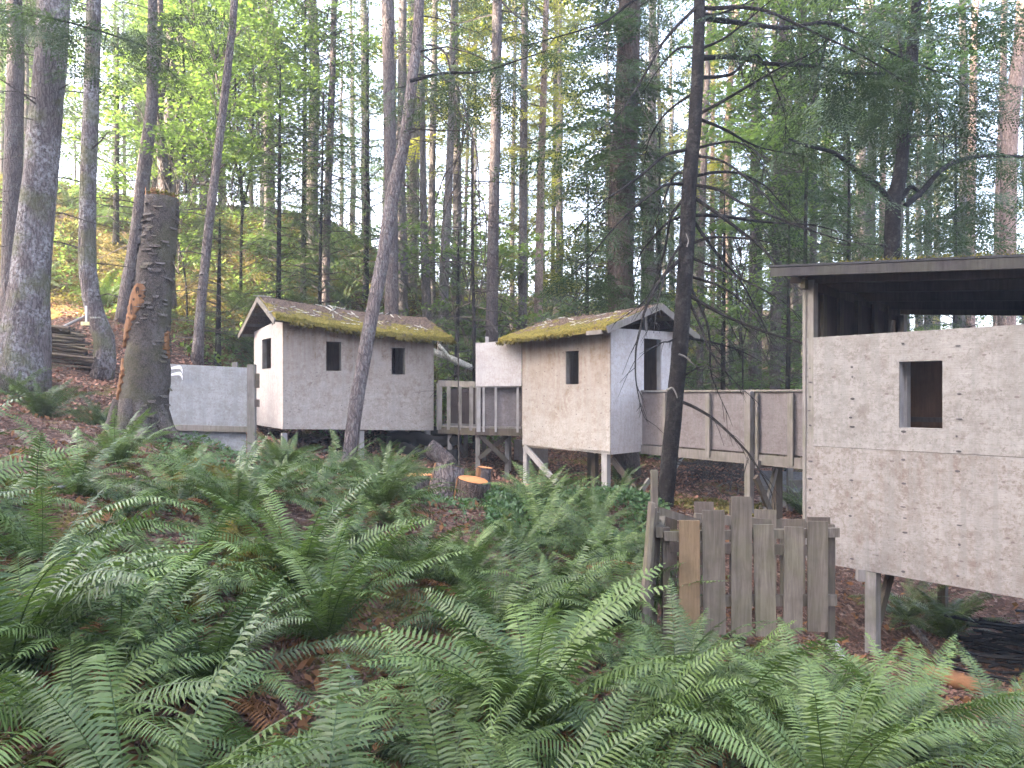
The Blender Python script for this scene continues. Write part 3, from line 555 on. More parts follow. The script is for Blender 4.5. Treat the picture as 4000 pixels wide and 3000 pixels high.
MB().bar(rp(0, -.02, -.02), rp(4.4, -.02, -.02), .03, .095, side=(*pd, 0), r=.3).build('fascia_board', M['fascia'], roof3)
MB().bar(rp(0.05, T_ - .05, -.05), rp(4.4, T_ - .05, -.05), .05, .09, side=(*pd, 0), r=.2).build('fascia_board', M['wood_d'], h3)
for t in (.25, .9, 1.6, 2.3): MB().bar(rp(.1, t, -.05), rp(4.35, t, -.05), .05, .10, side=(*pd, 0), r=.5).build('rafter', M['dark_in'], h3)
MB().bar(rp(.30, .12, -.13), rp(.30, T_ - .25, -.10), .05, .10, r=.1).build('top_plate', M['wood_d'], h3)
g = rng(4); pts = np.array([rp(s, g.uniform(-.03, .4), .06) for s in g.uniform(.7, 4.4, 500)]); tq, tr = tufts(pts, 4200, .035, 9); MB().quads(tq, tr).build('moss_layer', M['mosst'], roof3)
x_, y_ = H0 + fd * .69 + pd * .05; post_thing(MB(), x_, y_, -1.83, .12, .11, .71).build('post', M['wood'], h3)
for s, t in ((.54, 2.4), (2.4, 2.4), (2.9, .06), (3.5, 2.3)): x_, y_ = H0 + fd * s + pd * t; post_thing(MB(), x_, y_, -1.83, .10, .09, .71).build('post', M['wood_d'], h3)
MB().bar(P(1925, 1232, 7.9), P(1888, 1372, 7.7), .05, .10).build('brace', M['wood_d'], h3)
MB().bar(P(1851, 1241, 7.66), P(1884, 1243, 7.64), .09, .12).build('beam', M['wood'], h3)
MB().bar((*(H0 + pd * 1.2), -1.85), (*(H1 + pd * 1.2), -1.85), .05, .14).build('beam', M['wood_d'], h3)
fl = MB(); fl.add([(*H0, -1.70), (*H1, -1.70), (*H3, -1.70), (*H2, -1.70), (*H0, -1.75), (*H1, -1.75), (*H3, -1.75), (*H2, -1.75)], [(0, 1, 2, 3), (7, 6, 5, 4), (0, 4, 5, 1), (1, 5, 6, 2), (2, 6, 7, 3), (3, 7, 4, 0)])
fl.v[0][:, :2] += (pd * .03); fl.build('floor', M['wood_d'], h3)
nl = MB(); g = rng(14)
for s in (.045, .5, 1.02, 1.5, 2.05, 2.6):
    for z in np.arange(-1.75, .6, .17):
        if n1[0] * 3.66 - .03 < s < n1[1] * 3.66 + .03 and n1[2] < z < n1[3]: continue
        if g.uniform() < .25: continue
        p = H0 + fd * (s + g.normal(0, .008)) - pd * .009; w = g.uniform(.010, .030); h = g.uniform(.006, .013); zz = z + g.normal(0, .03)
        th = np.linspace(0, 2 * math.pi, 9)[:-1]; v = [(*(p + fd * w * math.cos(t)), zz + h * math.sin(t)) for t in th]; v.append((*(p - pd * .002), zz)); nl.add(v, None, [(k, (k + 1) % 8, 8) for k in range(8)], r=g.uniform())
nl.build('nail_heads', M['nail'], h3)['kind'] = 'stuff'
# ---------------------------------------------------------------- left fence panel
fc = thing('fence_panel', 'bluish-white plywood fence panel with a grey middle rail and thick post, beside the broken-off trunk', 'fence panel', (*P(445, 0, 13)[:2], G(-5.3, 13)))
a_, b_ = P(318, 0, 13.1)[:2], P(537, 0, 12.9)[:2]
wall_mb(a_, b_, -.56, .545, -.60, .45, inn=(0, 1)).build('upper_board', M['ply_blue'], fc)
wall_mb(a_ + (.02, .03), b_ + (-.06, .03), -1.5, -.64, -1.5, -.66, inn=(0, 1)).build('lower_board', M['ply_blue'], fc)
MB().bar((*(a_ - (0, .03)), -.585), (*(b_ - (0, .03)), -.625), .05, .10).build('rail', M['wood'], fc)
x_, y_ = P(544, 0, 12.8)[:2]; post_thing(MB(), x_, y_, .50, .13, .10).build('post', M['wood'], fc)
x_, y_ = P(508, 0, 13.2)[:2]; post_thing(MB(), x_, y_, .56, .09, .06).build('post', M['wood'], fc)
for y0 in (800, 815, 856): MB().box(P(556, y0 + 15, 12.78), (.06, .05, .13)).build('hinge_block', M['wood_d'], fc)
mk = MB()
for y0 in (797, 811):
    c = P(360, y0, 12.95); L = [c + (-.02, 0, -.02), c + (.12, 0, .02), c + (.24, 0, .03), c + (.28, 0, -.05)]; pth = smooth_path(L, 14); w = np.linspace(.010, .04, 14)
    v = np.vstack([np.stack((pth + np.array((0, 0, 1)) * w[:, None], pth - np.array((0, 0, 1)) * w[:, None]), 1).reshape(-1, 3)]); mk.add(v, [(2 * k, 2 * k + 1, 2 * k + 3, 2 * k + 2) for k in range(13)])
mk.v = [x_ - (0, .004, 0) for x_ in mk.v]; mk.build('paint_mark', M['white'], fc)
# ---------------------------------------------------------------- pallet bin
def board(px0, px1, y0, y1, d, mat, parent, name='slat', th=.022, tilt=0.0, r=None):
    a = P((px0 + px1) / 2 + tilt, y0, d); b = P((px0 + px1) / 2, y1, d); w = (px1 - px0) / F * d
    g = rng(int(px0)); mb = MB(); 
    mb.bar(a, b, w, th, side=(1, -.1, 0), r=g.uniform(0, .9) if r is None else r); return mb.build(name, mat, parent)
pb = thing('pallet_fence', 'front pallet of the compost bin, six weathered upright boards of uneven height', 'pallet', (*P(1620, 0, 6.2)[:2], G(2, 6.2)), 'pallets of the compost bin')
for a in ((1467, 1511, 1124, 1375), (1520, 1567, 1102, 1370), (1580, 1623, 1073, 1375), (1633, 1676, 1133, 1374), (1692, 1732, 1138, 1361), (1745, 1787, 1126, 1364)):
    board(*a, 6.2, M['pallet_w'] if a[0] == 1467 else M['pallet'], pb, tilt={1520: -3, 1692: 3, 1633: -6}.get(a[0], 0))
for y0, y1, x0, x1 in ((1146, 1166, 1434, 1812), (1284, 1308, 1440, 1806)): MB().bar(P(x0, (y0 + y1) / 2 + 2, 6.25), P(x1, (y0 + y1) / 2 - (6 if y0 < 1200 else 0), 6.25), .04, (y1 - y0) / F * 6.2, r=.3).build('rail', M['pallet'], pb)
for x0, yt in ((1438, 1140), (1793, 1160), (1600, 1150)): x_, y_ = P(x0, 0, 6.32)[:2]; post_thing(MB(), x_, y_, (850 - yt) / F * 6.3, .06, .07).build('post', M['wood_d'], pb)
pb2 = thing('pallet_fence', 'rear pallet of the compost bin, dark boards just showing behind the front boards', 'pallet', (*P(1600, 0, 7.5)[:2], G(2.3, 7.5)), 'pallets of the compost bin')
for a, mt, d in (((1426, 1462, 1108, 1300), 'wood_d', 7.3), ((1500, 1541, 1084, 1300), 'wood_d', 7.4), ((1576, 1604, 1079, 1300), 'wood_d', 7.4), ((1630, 1676, 1101, 1300), 'pallet', 7.4), ((1686, 1738, 1121, 1300), 'wood_d', 7.4), ((1745, 1792, 1117, 1300), 'wood_d', 7.5)): board(*a, d, M[mt], pb2)
MB().bar(P(1420, 1102, 7.0), P(1510, 1130, 7.2), .05, .07).build('rail', M['pallet'], pb2); MB().bar(P(1500, 1118, 7.3), P(1800, 1142, 7.5), .05, .09, r=.2).build('rail', M['pallet'], pb2)
MB().bar(P(1440, 1180, 7.3), P(1800, 1190, 7.4), .05, .10, r=.8).build('rail', M['wood_d'], pb2)
pb3 = thing('pallet_fence', 'left side pallet of the compost bin, thin pale boards fanned together and seen edge-on', 'pallet', (*P(1400, 0, 6.5)[:2], G(1.2, 6.5)), 'pallets of the compost bin')
for k, (xt, yt, xb) in enumerate(((1408, 1085, 1387), (1412, 1095, 1395), (1417, 1105, 1402), (1421, 1120, 1411))):
    MB().bar(P(xt, yt, 6.25 + k * .12), P(xb, 1345, 6.2 + k * .12), .035, .15, side=(1, .0, 0), r=k * .2).build('slat', M['pallet'], pb3)
MB().bar(P(1425, 1150, 6.25), P(1432, 1118, 7.2), .06, .09).build('rail', M['pallet'], pb3)
stk = thing('wooden_stake', 'tall grey-brown stake standing against the dark trunk at the left end of the compost bin', 'stake', (*P(1414, 0, 7.0)[:2], G(1.35, 7.0)))
x_, y_ = P(1413, 0, 7.0)[:2]; MB().box((x_, y_, -1.3), (.06, .06, 1.15)).build('stake', M['pallet'], stk)
tw = thing('mossy_stick', 'yellow-green mossy stick lying across the left end of the compost bin', 'stick', P(1430, 1150, 6.6))
MB().tube(smooth_path([P(1418, 1144, 6.4), P(1450, 1150, 6.5), P(1490, 1148, 6.8)], 9), .022, 7, .2, 2, r=.5).build('stick', M['moss'], tw)
# ================================================================ trees
def stretch(p, q_, n): return np.linspace(p, q_, n)
def fir_bough(seed, L=2.2, droop=.55, w=.030, step=.075, tl=.34, fan=1.0):
    """needle sprays of one bough lying along +x; returns (N,4,3) quads"""
    g = rng(seed); out = []
    for x in np.arange(.12 * L, L, step):
        for sgn in (-1, 1):
            if g.uniform() < .12: continue
            l = tl * L * (1 - (x / L)) ** .6 * min(1, .35 + 2.2 * x / L) * g.uniform(.55, 1.15) + .06; a = R(g.uniform(42, 66)) * sgn; n = max(2, int(l / .085))
            z0 = .10 * x - droop * (x / L) ** 2 * L * .5
            p0 = np.array((x, 0, z0)); d = np.array((math.cos(a), math.sin(a), g.normal(-.15, .12))); t = np.arange(n) / n * l
            sag = -(t / l) ** 2 * l * .35 * fan
            c0 = p0 + d * t[:, None]; c0[:, 2] += sag; c1 = c0 + d * (l / n * g.uniform(.75, 1.1, n))[:, None]; c1[:, 2] -= .012
            s = np.array((-d[1], d[0], 0)); tw = g.uniform(-.5, .5, n)[:, None]; ww = (w * g.uniform(.6, 1.3, n))[:, None]
            sd = (s * np.cos(tw) + np.array((0, 0, 1)) * np.sin(tw)) * ww
            out.append(np.stack((c0 - sd * .5, (c0 + c1) / 2 + (c1 - c0) * .1 - sd, c1, (c0 + c1) / 2 + sd), 1))
    return np.vstack(out)
def place(quads, az, tilt, sc, loc, roll=0.0):
    ca, sa, ct, st, cr, sr = math.cos(az), math.sin(az), math.cos(tilt), math.sin(tilt), math.cos(roll), math.sin(roll)
    Ry = np.array([[ct, 0, -st], [0, 1, 0], [st, 0, ct]]); Rx = np.array([[1, 0, 0], [0, cr, -sr], [0, sr, cr]]); Rz = np.array([[ca, -sa, 0], [sa, ca, 0], [0, 0, 1]])
    return (quads.reshape(-1, 3) * sc) @ (Rz @ Ry @ Rx).T + np.array(loc)
def crown(seed, H, rmax, dens, kind, bare=0.0, mat=None, prof=.75, w=.030, step=.075, droop=.55):
    g = rng(seed); bo = [fir_bough(seed * 10 + k, 2.2, droop, w, step) for k in range(4)]; mb = MB(); br = MB(); n = int(H * dens)
    for k in range(n):
        t = (k + g.uniform()) / n; z = H * t; rad = rmax * ((1 - t) ** prof) * g.uniform(.55, 1.15) * min(1, .55 + t * 4) + .25
        if g.uniform() < bare * (1 - t): continue
        az = k * 2.399 + g.normal(0, .5); tilt = R(g.uniform(-12, 18) + 25 * t - 8); sc = rad / 2.2
        q = bo[g.integers(4)]; q = q[g.uniform(size=len(q)) > .08]; v = place(q, az, tilt, (sc, min(sc * 1.15, sc + .1), sc), (0, 0, z), g.normal(0, .25))
        mb.quads(v.reshape(-1, 4, 3), r=np.clip(g.uniform(0, 1) * .7 + g.uniform(0, .4, len(q)), 0, 1))
        e = np.array((math.cos(az) * math.cos(tilt), math.sin(az) * math.cos(tilt), math.sin(tilt))) * rad
        br.tube([(0, 0, z), e * .5 + (0, 0, z + .05 * rad), e * .9 + (0, 0, z - droop * .38 * rad)], [.022 * sc + .008, .012, .004], 3, r=.2)
    me = mb.mesh(kind); me.materials.append(mat); be = br.mesh(kind + '_limbs'); be.materials.append(M['twig']); return me, be
CR = {'fir_a': crown(11, 15, 2.9, 5.5, 'fir_crown', mat=M['fir']), 'fir_b': crown(12, 13, 2.5, 5, 'fir_crown', mat=M['fir']), 'fir_c': crown(13, 16, 3.3, 5, 'fir_crown', .3, mat=M['cedar']),
      'cedar': crown(14, 14, 2.7, 8, 'cedar_crown', mat=M['cedar'], droop=1.0, w=.038), 'hem': crown(15, 9, 2.1, 10, 'hemlock_crown', mat=M['hem'], w=.024, step=.065, droop=.7),
      'hem_s': crown(16, 5, 1.5, 13, 'hemlock_crown', mat=M['hem'], w=.02, step=.06, droop=.6), 'gold': crown(17, 12, 2.6, 6, 'golden_crown', mat=M['gold'], w=.045)}
def leafy(seed, H, rad, n, size, mat, name, clumps=26):
    """loose broadleaf crown: layered sprays of leaves in clumps"""
    g = rng(seed); c = np.stack((g.normal(0, rad * .5, clumps), g.normal(0, rad * .5, clumps), g.uniform(0, H, clumps)), 1); k = g.integers(0, clumps, n)
    p = c[k] + g.normal(0, 1, (n, 3)) * np.array((.42, .42, .10)) * rad * .38; p[:, 2] -= ((p[:, :2] - c[k][:, :2]) ** 2).sum(1) * .22
    a = g.uniform(0, 6.28, n); t = g.normal(-.15, .35, n); d = np.stack((np.cos(a) * np.cos(t), np.sin(a) * np.cos(t), np.sin(t)), 1); s = np.stack((-np.sin(a), np.cos(a), g.normal(0, .35, n)), 1)
    L = (size * g.uniform(.6, 1.25, n))[:, None]; v = np.stack((p, p + d * L * .45 + s * L * .42, p + d * L, p + d * L * .45 - s * L * .42), 1)
    mb = MB().quads(v, np.clip(g.uniform(0, 1, clumps)[k] * .6 + g.uniform(0, .4, n), 0, 1)); me = mb.mesh(name); me.materials.append(mat)
    br = MB()
    for q in c:
        r0 = np.hypot(q[0], q[1]); br.tube(smooth_path([(0, 0, max(q[2] - r0 * .9 - .4, -.5)), (q[0] * .5, q[1] * .5, q[2] - .3 * r0), tuple(q)], 6), np.linspace(.022, .005, 6), 4, r=.3)
    be = br.mesh(name + '_limbs'); be.materials.append(M['twig']); return me, be
CR['maple'] = leafy(31, 7, 2.6, 5200, .13, M['maple'], 'maple_crown', 40); CR['maple_b'] = leafy(32, 4, 1.8, 2600, .12, M['maple'], 'maple_crown', 24); CR['goldleaf'] = leafy(33, 7, 3.0, 4200, .16, M['gold'], 'golden_crown', 34)
def put_crown(root, key, top_pt, rz, sc, leaf_mat=None):
    me, be = CR[key]; off = np.array(top_pt) - WL[root.name]; o = inst('crown', me, root, off, rz, sc); inst('limbs', be, root, off, rz, sc); return o
def dead_branches(root, path, rad, z0, z1, n, seed, L=(.5, 1.8), mat='twig', side=3, droop=.35, sub=True):
    g = rng(seed); mb = MB(); zs = path[:, 2]
    for k in range(n):
        z = g.uniform(z0, z1); i = int(np.clip(np.searchsorted(zs, z), 1, len(zs) - 1)); f = (z - zs[i - 1]) / (zs[i] - zs[i - 1] + 1e-9); p = path[i - 1] * (1 - f) + path[i] * f
        a = g.uniform(0, 6.28); l = g.uniform(*L); d = np.array((math.cos(a), math.sin(a), 0)); up = g.uniform(-.1, .35)
        pts = [p + d * l * t + np.array((0, 0, l * (up * t - droop * t * t))) + g.normal(0, .02 * l, 3) * (t > 0) for t in (0, .3, .6, .85, 1)]
        mb.tube(pts, np.array((.016, .012, .009, .006, .003)) * (.6 + l * .5), side, r=g.uniform(0, 1))
        if sub:
            for t in (.45, .7):
                i2 = 2 if t < .6 else 3; q = pts[i2]; b = a + g.choice((-1, 1)) * g.uniform(.5, 1); e = q + np.array((math.cos(b), math.sin(b), g.uniform(-.5, .1))) * l * .3; mb.tube([q, (q + e) / 2 + (0, 0, .02), e], (.006, .004, .002), 3, r=.5)
    mb.build('dead_branches', M[mat], root)
def trunk(name, label, cat, pts, d, mat, H=24, d_top=None, flare=1.35, sides=12, noise_=.05, group=None, crowns=(), ndead=14, dead_z=None, seed=0, ringstep=.35, base_z=None):
    """pts: (px, py, width_px) from low to high; the first gives the base column"""
    x0 = P(pts[0][0], 0, d)[0]; zb = G(x0, d) if base_z is None else base_z
    W = []; Rr = []; dt = d_top or d; ztop_in = (850 - pts[-1][1]) / F * dt
    for k, (px, py, w) in enumerate(pts):
        z = (850 - py) / F * d; f = 0 if k == 0 else (z - zb) / max(.1, ztop_in - zb); dd = d + (dt - d) * max(0, f)
        p = P(px, py, dd); W.append(p); Rr.append(w / 2 / F * dd)
    W[0] = np.array((x0, d, zb - .15))
    W = np.array(W); Rr = np.array(Rr)
    if W[1][2] - W[0][2] > 1.2:    # flare ring
        W = np.insert(W, 1, W[0] + (W[1] - W[0]) / (W[1][2] - W[0][2]) * .75, 0); Rr = np.insert(Rr, 1, Rr[0]); Rr[0] *= flare
    if H + zb > W[-1][2] + .5:
        dr = (W[-1] - W[-2]) / (W[-1][2] - W[-2][2]); dr[:2] *= .5; hh = zb + H - W[-1][2]; r1 = Rr[-1]; W = np.vstack((W, W[-1] + dr * hh * .5, W[-1] + dr * hh)); Rr = np.r_[Rr, r1 * .6, .03]
    tt = np.r_[0, np.cumsum(np.linalg.norm(np.diff(W, axis=0), axis=1))]; n = max(8, int(min(tt[-1], 16) / ringstep) + int(max(0, tt[-1] - 16) / 1.2)); path = smooth_path(W, n)
    u_ = np.linspace(0, tt[-1], n); rad = np.interp(u_, tt, Rr)
    root = thing(name, label, cat, (x0, d, zb), group)
    MB().tube(path, rad, sides, noise_, seed + int(pts[0][0]), cap=True).build('trunk', M[mat], root, smooth=True)
    if ndead:
        z0, z1 = dead_z or (max(zb + 1.5, -1), 13.0 * d / 25 + 2); dead_branches(root, path, rad, z0, min(z1, zb + H - 1), ndead, seed + 77)
    for key, h0, sc, rz in crowns:
        z = zb + h0; i = int(np.clip(np.searchsorted(path[:, 2], z), 1, n - 1)); put_crown(root, key, path[i], rz, sc)
    return root, path, rad
TR = 'tall trees in the forest'
# ---- trees one can tell apart -------------------------------------------------
trunk('fir_tree', 'thick pale lichen-covered trunk at the far left edge, in front of the stick pile', 'tree', [(38, 795, 104), (62, 640, 78), (72, 553, 72), (98, 250, 64), (116, 0, 62)], 13.6, 'bark_l', 27, flare=1.25, sides=20, noise_=.07, crowns=(('fir_a', 9.5, 1.1, .5),), ndead=22, dead_z=(3, 9), seed=1)
trunk('fir_tree', 'slim grey trunk bent at its mossy foot, carrying a small yellow marker', 'tree', [(218, 800, 50), (228, 745, 42), (206, 680, 38), (190, 590, 35), (190, 420, 33), (197, 200, 31), (203, 0, 29)], 15.6, 'bark_l', 24, crowns=(('fir_b', 9, 1.0, 2),), ndead=20, seed=2, sides=14)
trunk('fir_tree', 'reddish trunk partly cut by the left picture edge', 'tree', [(22, 760, 40), (24, 600, 38), (30, 300, 36), (34, 80, 30), (30, 0, 30)], 17.5, 'bark_g', 25, crowns=(('fir_a', 7.5, 1.0, 1),), ndead=20, seed=3)
trunk('bare_tree', 'smooth pinkish trunk leaning right, crossing another right behind the broken-off trunk', 'tree', [(265, 700, 36), (276, 620, 30), (296, 500, 27), (312, 360, 28), (328, 230, 25), (328, 100, 21), (330, 0, 19)], 19, 'bark_g', 22, crowns=(('fir_b', 13, .8, 3),), ndead=12, seed=4)
trunk('bare_tree', 'pale smooth trunk rising directly out from behind the top of the broken-off trunk', 'tree', [(366, 640, 28), (358, 450, 26), (350, 330, 22), (338, 200, 18), (343, 60, 16), (345, 0, 14)], 20.5, 'bark_g', 22, ndead=10, seed=5)
trunk('fir_tree', 'slender violet-grey trunk leaning right, between the broken-off trunk and the left hut', 'tree', [(424, 790, 22), (436, 640, 20), (452, 483, 19), (478, 270, 17), (498, 90, 16), (506, 0, 15)], 18.4, 'bark_g', 24, crowns=(('fir_b', 13, .8, 5),), ndead=34, dead_z=(0, 5), seed=6)
trunk('fir_tree', 'straight dark bluish trunk rising behind the left hut roof, nearest the bright sky gap', 'tree', [(702, 720, 18), (706, 480, 17), (714, 280, 15), (722, 0, 13)], 23, 'bark_g', 26, crowns=(('hem', 3.6, 1.15, 2), ('fir_b', 16, .8, 1)), ndead=18, seed=7)
trunk('young_hemlock', 'thin dark-stemmed young hemlock with fine blue-green boughs behind the left hut', 'tree', [(690, 700, 9), (692, 540, 7), (695, 440, 6)], 21.5, 'bark_d', 8, crowns=(('hem_s', 1.2, 1.25, 2),), ndead=8, seed=8)
trunk('fir_tree', 'straight furrowed grey trunk that the leaning tree crosses in front of the left hut', 'tree', [(846, 760, 32), (846, 560, 29), (843, 365, 27), (840, 160, 26), (837, 0, 25)], 20, 'bark_g', 27, crowns=(('fir_a', 12.5, 1, 3),), ndead=16, seed=9, sides=16)
tr10, p10, r10 = trunk('leaning_tree', 'grey trunk leaning right across the front of the left hut, its foot among the ferns', 'tree', [(744, 1045, 32), (752, 1000, 31), (778, 820, 30), (817, 610, 29), (830, 545, 28), (846, 433, 29), (874, 300, 25), (893, 150, 23), (906, 0, 21)], 11.5, 'bark_g', 21, d_top=13.5, crowns=(('fir_b', 11.5, .8, 3),), ndead=9, dead_z=(2.5, 7), seed=10, sides=20, flare=1.15, ringstep=.2)
trunk('fir_tree', 'straight grey trunk with dark bark, rising from behind the gap between the two gabled huts', 'tree', [(1062, 760, 29), (1063, 620, 26), (1068, 400, 23), (1072, 180, 22), (1074, 0, 21)], 22, 'bark_g', 26, crowns=(('fir_b', 10.5, 1, 1.3),), ndead=26, seed=11, sides=14)
trunk('cedar_tree', 'very broad fibrous cedar trunk behind the middle hut, wrapped in drooping green sprays', 'tree', [(1356, 1031, 66), (1352, 960, 56), (1347, 800, 55), (1340, 553, 57), (1348, 330, 56), (1356, 150, 50), (1360, 0, 46)], 18, 'bark_c', 27, crowns=(('cedar', 2.8, .85, 2), ('cedar', 6.2, 1.0, 4)), ndead=24, seed=12, sides=22, flare=1.35, noise_=.08)
tk, pk, rk = trunk('spruce_tree', 'near dark trunk with bare arching branches, standing between the middle hut and the compost bin', 'tree', [(1433, 1100, 42), (1440, 1050, 36), (1469, 749, 34), (1482, 553, 34), (1490, 383, 32), (1502, 250, 28), (1511, 0, 24)], 10.5, 'bark_d', 19, crowns=(('fir_b', 8.6, .9, 1),), ndead=0, seed=13, sides=24, flare=1.12, noise_=.05, ringstep=.12)
tv, pv, rv = trunk('fir_tree', 'dark trunk with two limbs forking in a V above the near hut roof', 'tree', [(1925, 640, 34), (1928, 480, 32), (1936, 420, 31), (1946, 367, 27), (1956, 260, 25), (1966, 173, 26), (1975, 60, 22), (1980, 0, 20)], 14, 'bark_d', 20, crowns=(('fir_a', 6.7, .85, 2),), ndead=8, dead_z=(4, 7), seed=14, sides=16)
for L, n in (([(1935, 452), (1899, 405), (1845, 365), (1802, 330), (1742, 315), (1705, 300)], 1), ([(1955, 445), (1992, 413), (2036, 365), (2089, 342), (2150, 336), (2212, 338), (2290, 330)], 2), ([(1945, 430), (1965, 405), (1980, 410), (1990, 425)], 3)):
    dd = np.linspace(14, 14 + (-1.2, 1.0, .2)[n - 1], len(L)); path = smooth_path([P(a, b, z) for (a, b), z in zip(L, dd)], 18)
    MB().tube(path, np.linspace(.06, .022, 18), 8, .1, n).build('limb', M['bark_d'], tv, smooth=True)
ds, dp, dr_ = trunk('dead_sapling', 'thin dark dead sapling with whorls of bare twigs beside the short walkway', 'sapling', [(1025, 845, 9), (1024, 700, 8), (1021, 560, 7), (1020, 300, 5)], 18.6, 'bark_d', 8.2, ndead=60, dead_z=(-.3, 5.6), seed=15, sides=7, flare=1.1)
LIT = [ # px_base,px_mid,px_top,width,d,mat,label,crown
 ('fir_tree', 'narrow trunk just right of the leaning tree, seen against bright gaps', [(933, 740, 17), (933, 430, 15), (940, 0, 12)], 28, 'bark_f', 'fir_a', 12),
 ('fir_tree', 'faint thin trunk between the leaning tree and the narrow trunk to its right', [(898, 720, 11), (901, 420, 10), (905, 0, 8)], 36, 'bark_f', None, 0),
 ('fir_tree', 'thin left trunk of the close trio left of the broad cedar', [(1106, 720, 11), (1108, 400, 9), (1114, 0, 7)], 33, 'bark_f', 'fir_b', 15),
 ('fir_tree', 'grey middle trunk of the close trio left of the broad cedar', [(1128, 760, 20), (1130, 400, 17), (1134, 0, 14)], 26, 'bark_g', 'fir_b', 13),
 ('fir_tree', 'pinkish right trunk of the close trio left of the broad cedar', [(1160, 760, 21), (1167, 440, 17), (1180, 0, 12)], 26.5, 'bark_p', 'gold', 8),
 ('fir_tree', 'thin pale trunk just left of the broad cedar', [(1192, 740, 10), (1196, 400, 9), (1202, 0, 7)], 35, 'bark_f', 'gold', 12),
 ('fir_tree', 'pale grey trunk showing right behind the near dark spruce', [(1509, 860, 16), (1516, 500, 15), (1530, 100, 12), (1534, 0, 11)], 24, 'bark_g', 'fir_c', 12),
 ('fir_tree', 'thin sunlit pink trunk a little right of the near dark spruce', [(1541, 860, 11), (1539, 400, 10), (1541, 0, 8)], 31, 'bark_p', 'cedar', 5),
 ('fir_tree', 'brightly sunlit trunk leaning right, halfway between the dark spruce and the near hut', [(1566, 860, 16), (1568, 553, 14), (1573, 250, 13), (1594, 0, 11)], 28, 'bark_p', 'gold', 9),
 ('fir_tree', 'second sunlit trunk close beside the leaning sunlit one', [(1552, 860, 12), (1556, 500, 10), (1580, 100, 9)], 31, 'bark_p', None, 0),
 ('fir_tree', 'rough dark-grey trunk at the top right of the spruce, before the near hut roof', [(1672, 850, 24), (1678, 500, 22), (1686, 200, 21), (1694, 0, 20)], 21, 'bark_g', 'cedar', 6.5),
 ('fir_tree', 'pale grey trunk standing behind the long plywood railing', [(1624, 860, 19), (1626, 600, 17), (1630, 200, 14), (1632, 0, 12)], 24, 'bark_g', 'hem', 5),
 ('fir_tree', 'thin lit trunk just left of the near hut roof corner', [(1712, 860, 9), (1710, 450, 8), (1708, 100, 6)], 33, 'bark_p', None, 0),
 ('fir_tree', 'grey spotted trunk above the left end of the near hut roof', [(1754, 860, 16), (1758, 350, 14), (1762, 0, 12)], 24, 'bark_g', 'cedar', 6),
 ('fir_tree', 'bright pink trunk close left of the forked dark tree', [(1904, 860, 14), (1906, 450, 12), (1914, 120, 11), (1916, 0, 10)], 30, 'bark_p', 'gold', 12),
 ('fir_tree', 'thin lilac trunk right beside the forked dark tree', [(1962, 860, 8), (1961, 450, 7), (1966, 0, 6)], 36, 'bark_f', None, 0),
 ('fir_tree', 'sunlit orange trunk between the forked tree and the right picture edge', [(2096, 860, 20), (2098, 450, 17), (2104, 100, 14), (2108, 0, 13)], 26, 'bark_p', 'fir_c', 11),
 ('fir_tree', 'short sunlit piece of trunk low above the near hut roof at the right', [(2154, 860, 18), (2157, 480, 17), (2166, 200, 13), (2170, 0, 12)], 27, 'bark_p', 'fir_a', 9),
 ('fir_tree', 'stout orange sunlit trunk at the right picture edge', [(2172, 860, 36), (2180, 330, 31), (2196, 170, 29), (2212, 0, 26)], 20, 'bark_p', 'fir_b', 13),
 ('fir_tree', 'grey trunk seen over the left hut roof, right of the leaning tree', [(925, 740, 22), (918, 560, 18), (914, 380, 14)], 26, 'bark_f', None, 0),
 ('fir_tree', 'pale peeling trunk over the right end of the left hut roof', [(955, 740, 24), (962, 540, 20), (972, 330, 16), (980, 0, 12)], 25, 'bark_f', 'hem', 8),
]
for k, (nm, lb, pts, d, mt, cr, h0) in enumerate(LIT):
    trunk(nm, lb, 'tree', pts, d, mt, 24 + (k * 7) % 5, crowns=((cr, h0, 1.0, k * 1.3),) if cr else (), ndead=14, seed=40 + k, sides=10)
# ---- maples and thin stems on the left slope ------------------------------------
def stems(name, label, lines, d, cr, seed, mat='bark_d', w=.05):
    x0 = P(lines[0][0][0], 0, d)[0]; root = thing(name, label, 'tree', (x0, d, G(x0, d))); g = rng(seed)
    for L in lines:
        pts = [P(a, b, d + .15 * k) for k, (a, b) in enumerate(L)]
        if L is lines[0]: pts[0] = np.array((x0, d, G(x0, d) - .1))
        MB().tube(smooth_path(pts, 26), np.linspace(w, w * .45, 26), 7, .12, seed).build('stem', M[mat], root, smooth=True)
    for key, px, py, dd, sc in cr: put_crown(root, key, P(px, py, dd), g.uniform(0, 6), sc)
    return root
stems('maple_tree', 'crooked dark-stemmed maple with bright green leaves, right of the broken-off trunk top', [[(360, 640), (367, 373), (383, 250), (397, 167), (390, 15), (388, -80)], [(350, 215), (356, 180), (370, 90), (382, 0), (388, -90)], [(400, 420), (400, 250), (440, 175), (470, 120), (500, 60)]], 21.5, (('maple', 420, 360, 21.5, 1.0), ('maple_b', 320, 420, 22, 1.0), ('maple', 480, 180, 22.5, 1.0)), 61, w=.06)
stems('maple_tree', 'thin-stemmed maple with hooked branches above the mossy bank', [[(520, 560), (523, 467), (540, 380), (547, 250), (547, 133)], [(523, 467), (520, 380), (512, 250), (510, 150), (540, 120), (570, 125)], [(530, 440), (505, 330), (492, 220)]], 22.5, (('maple', 560, 300, 22.8, 1.0), ('maple_b', 500, 420, 22, .9), ('maple', 600, 140, 24, 1.1)), 62)
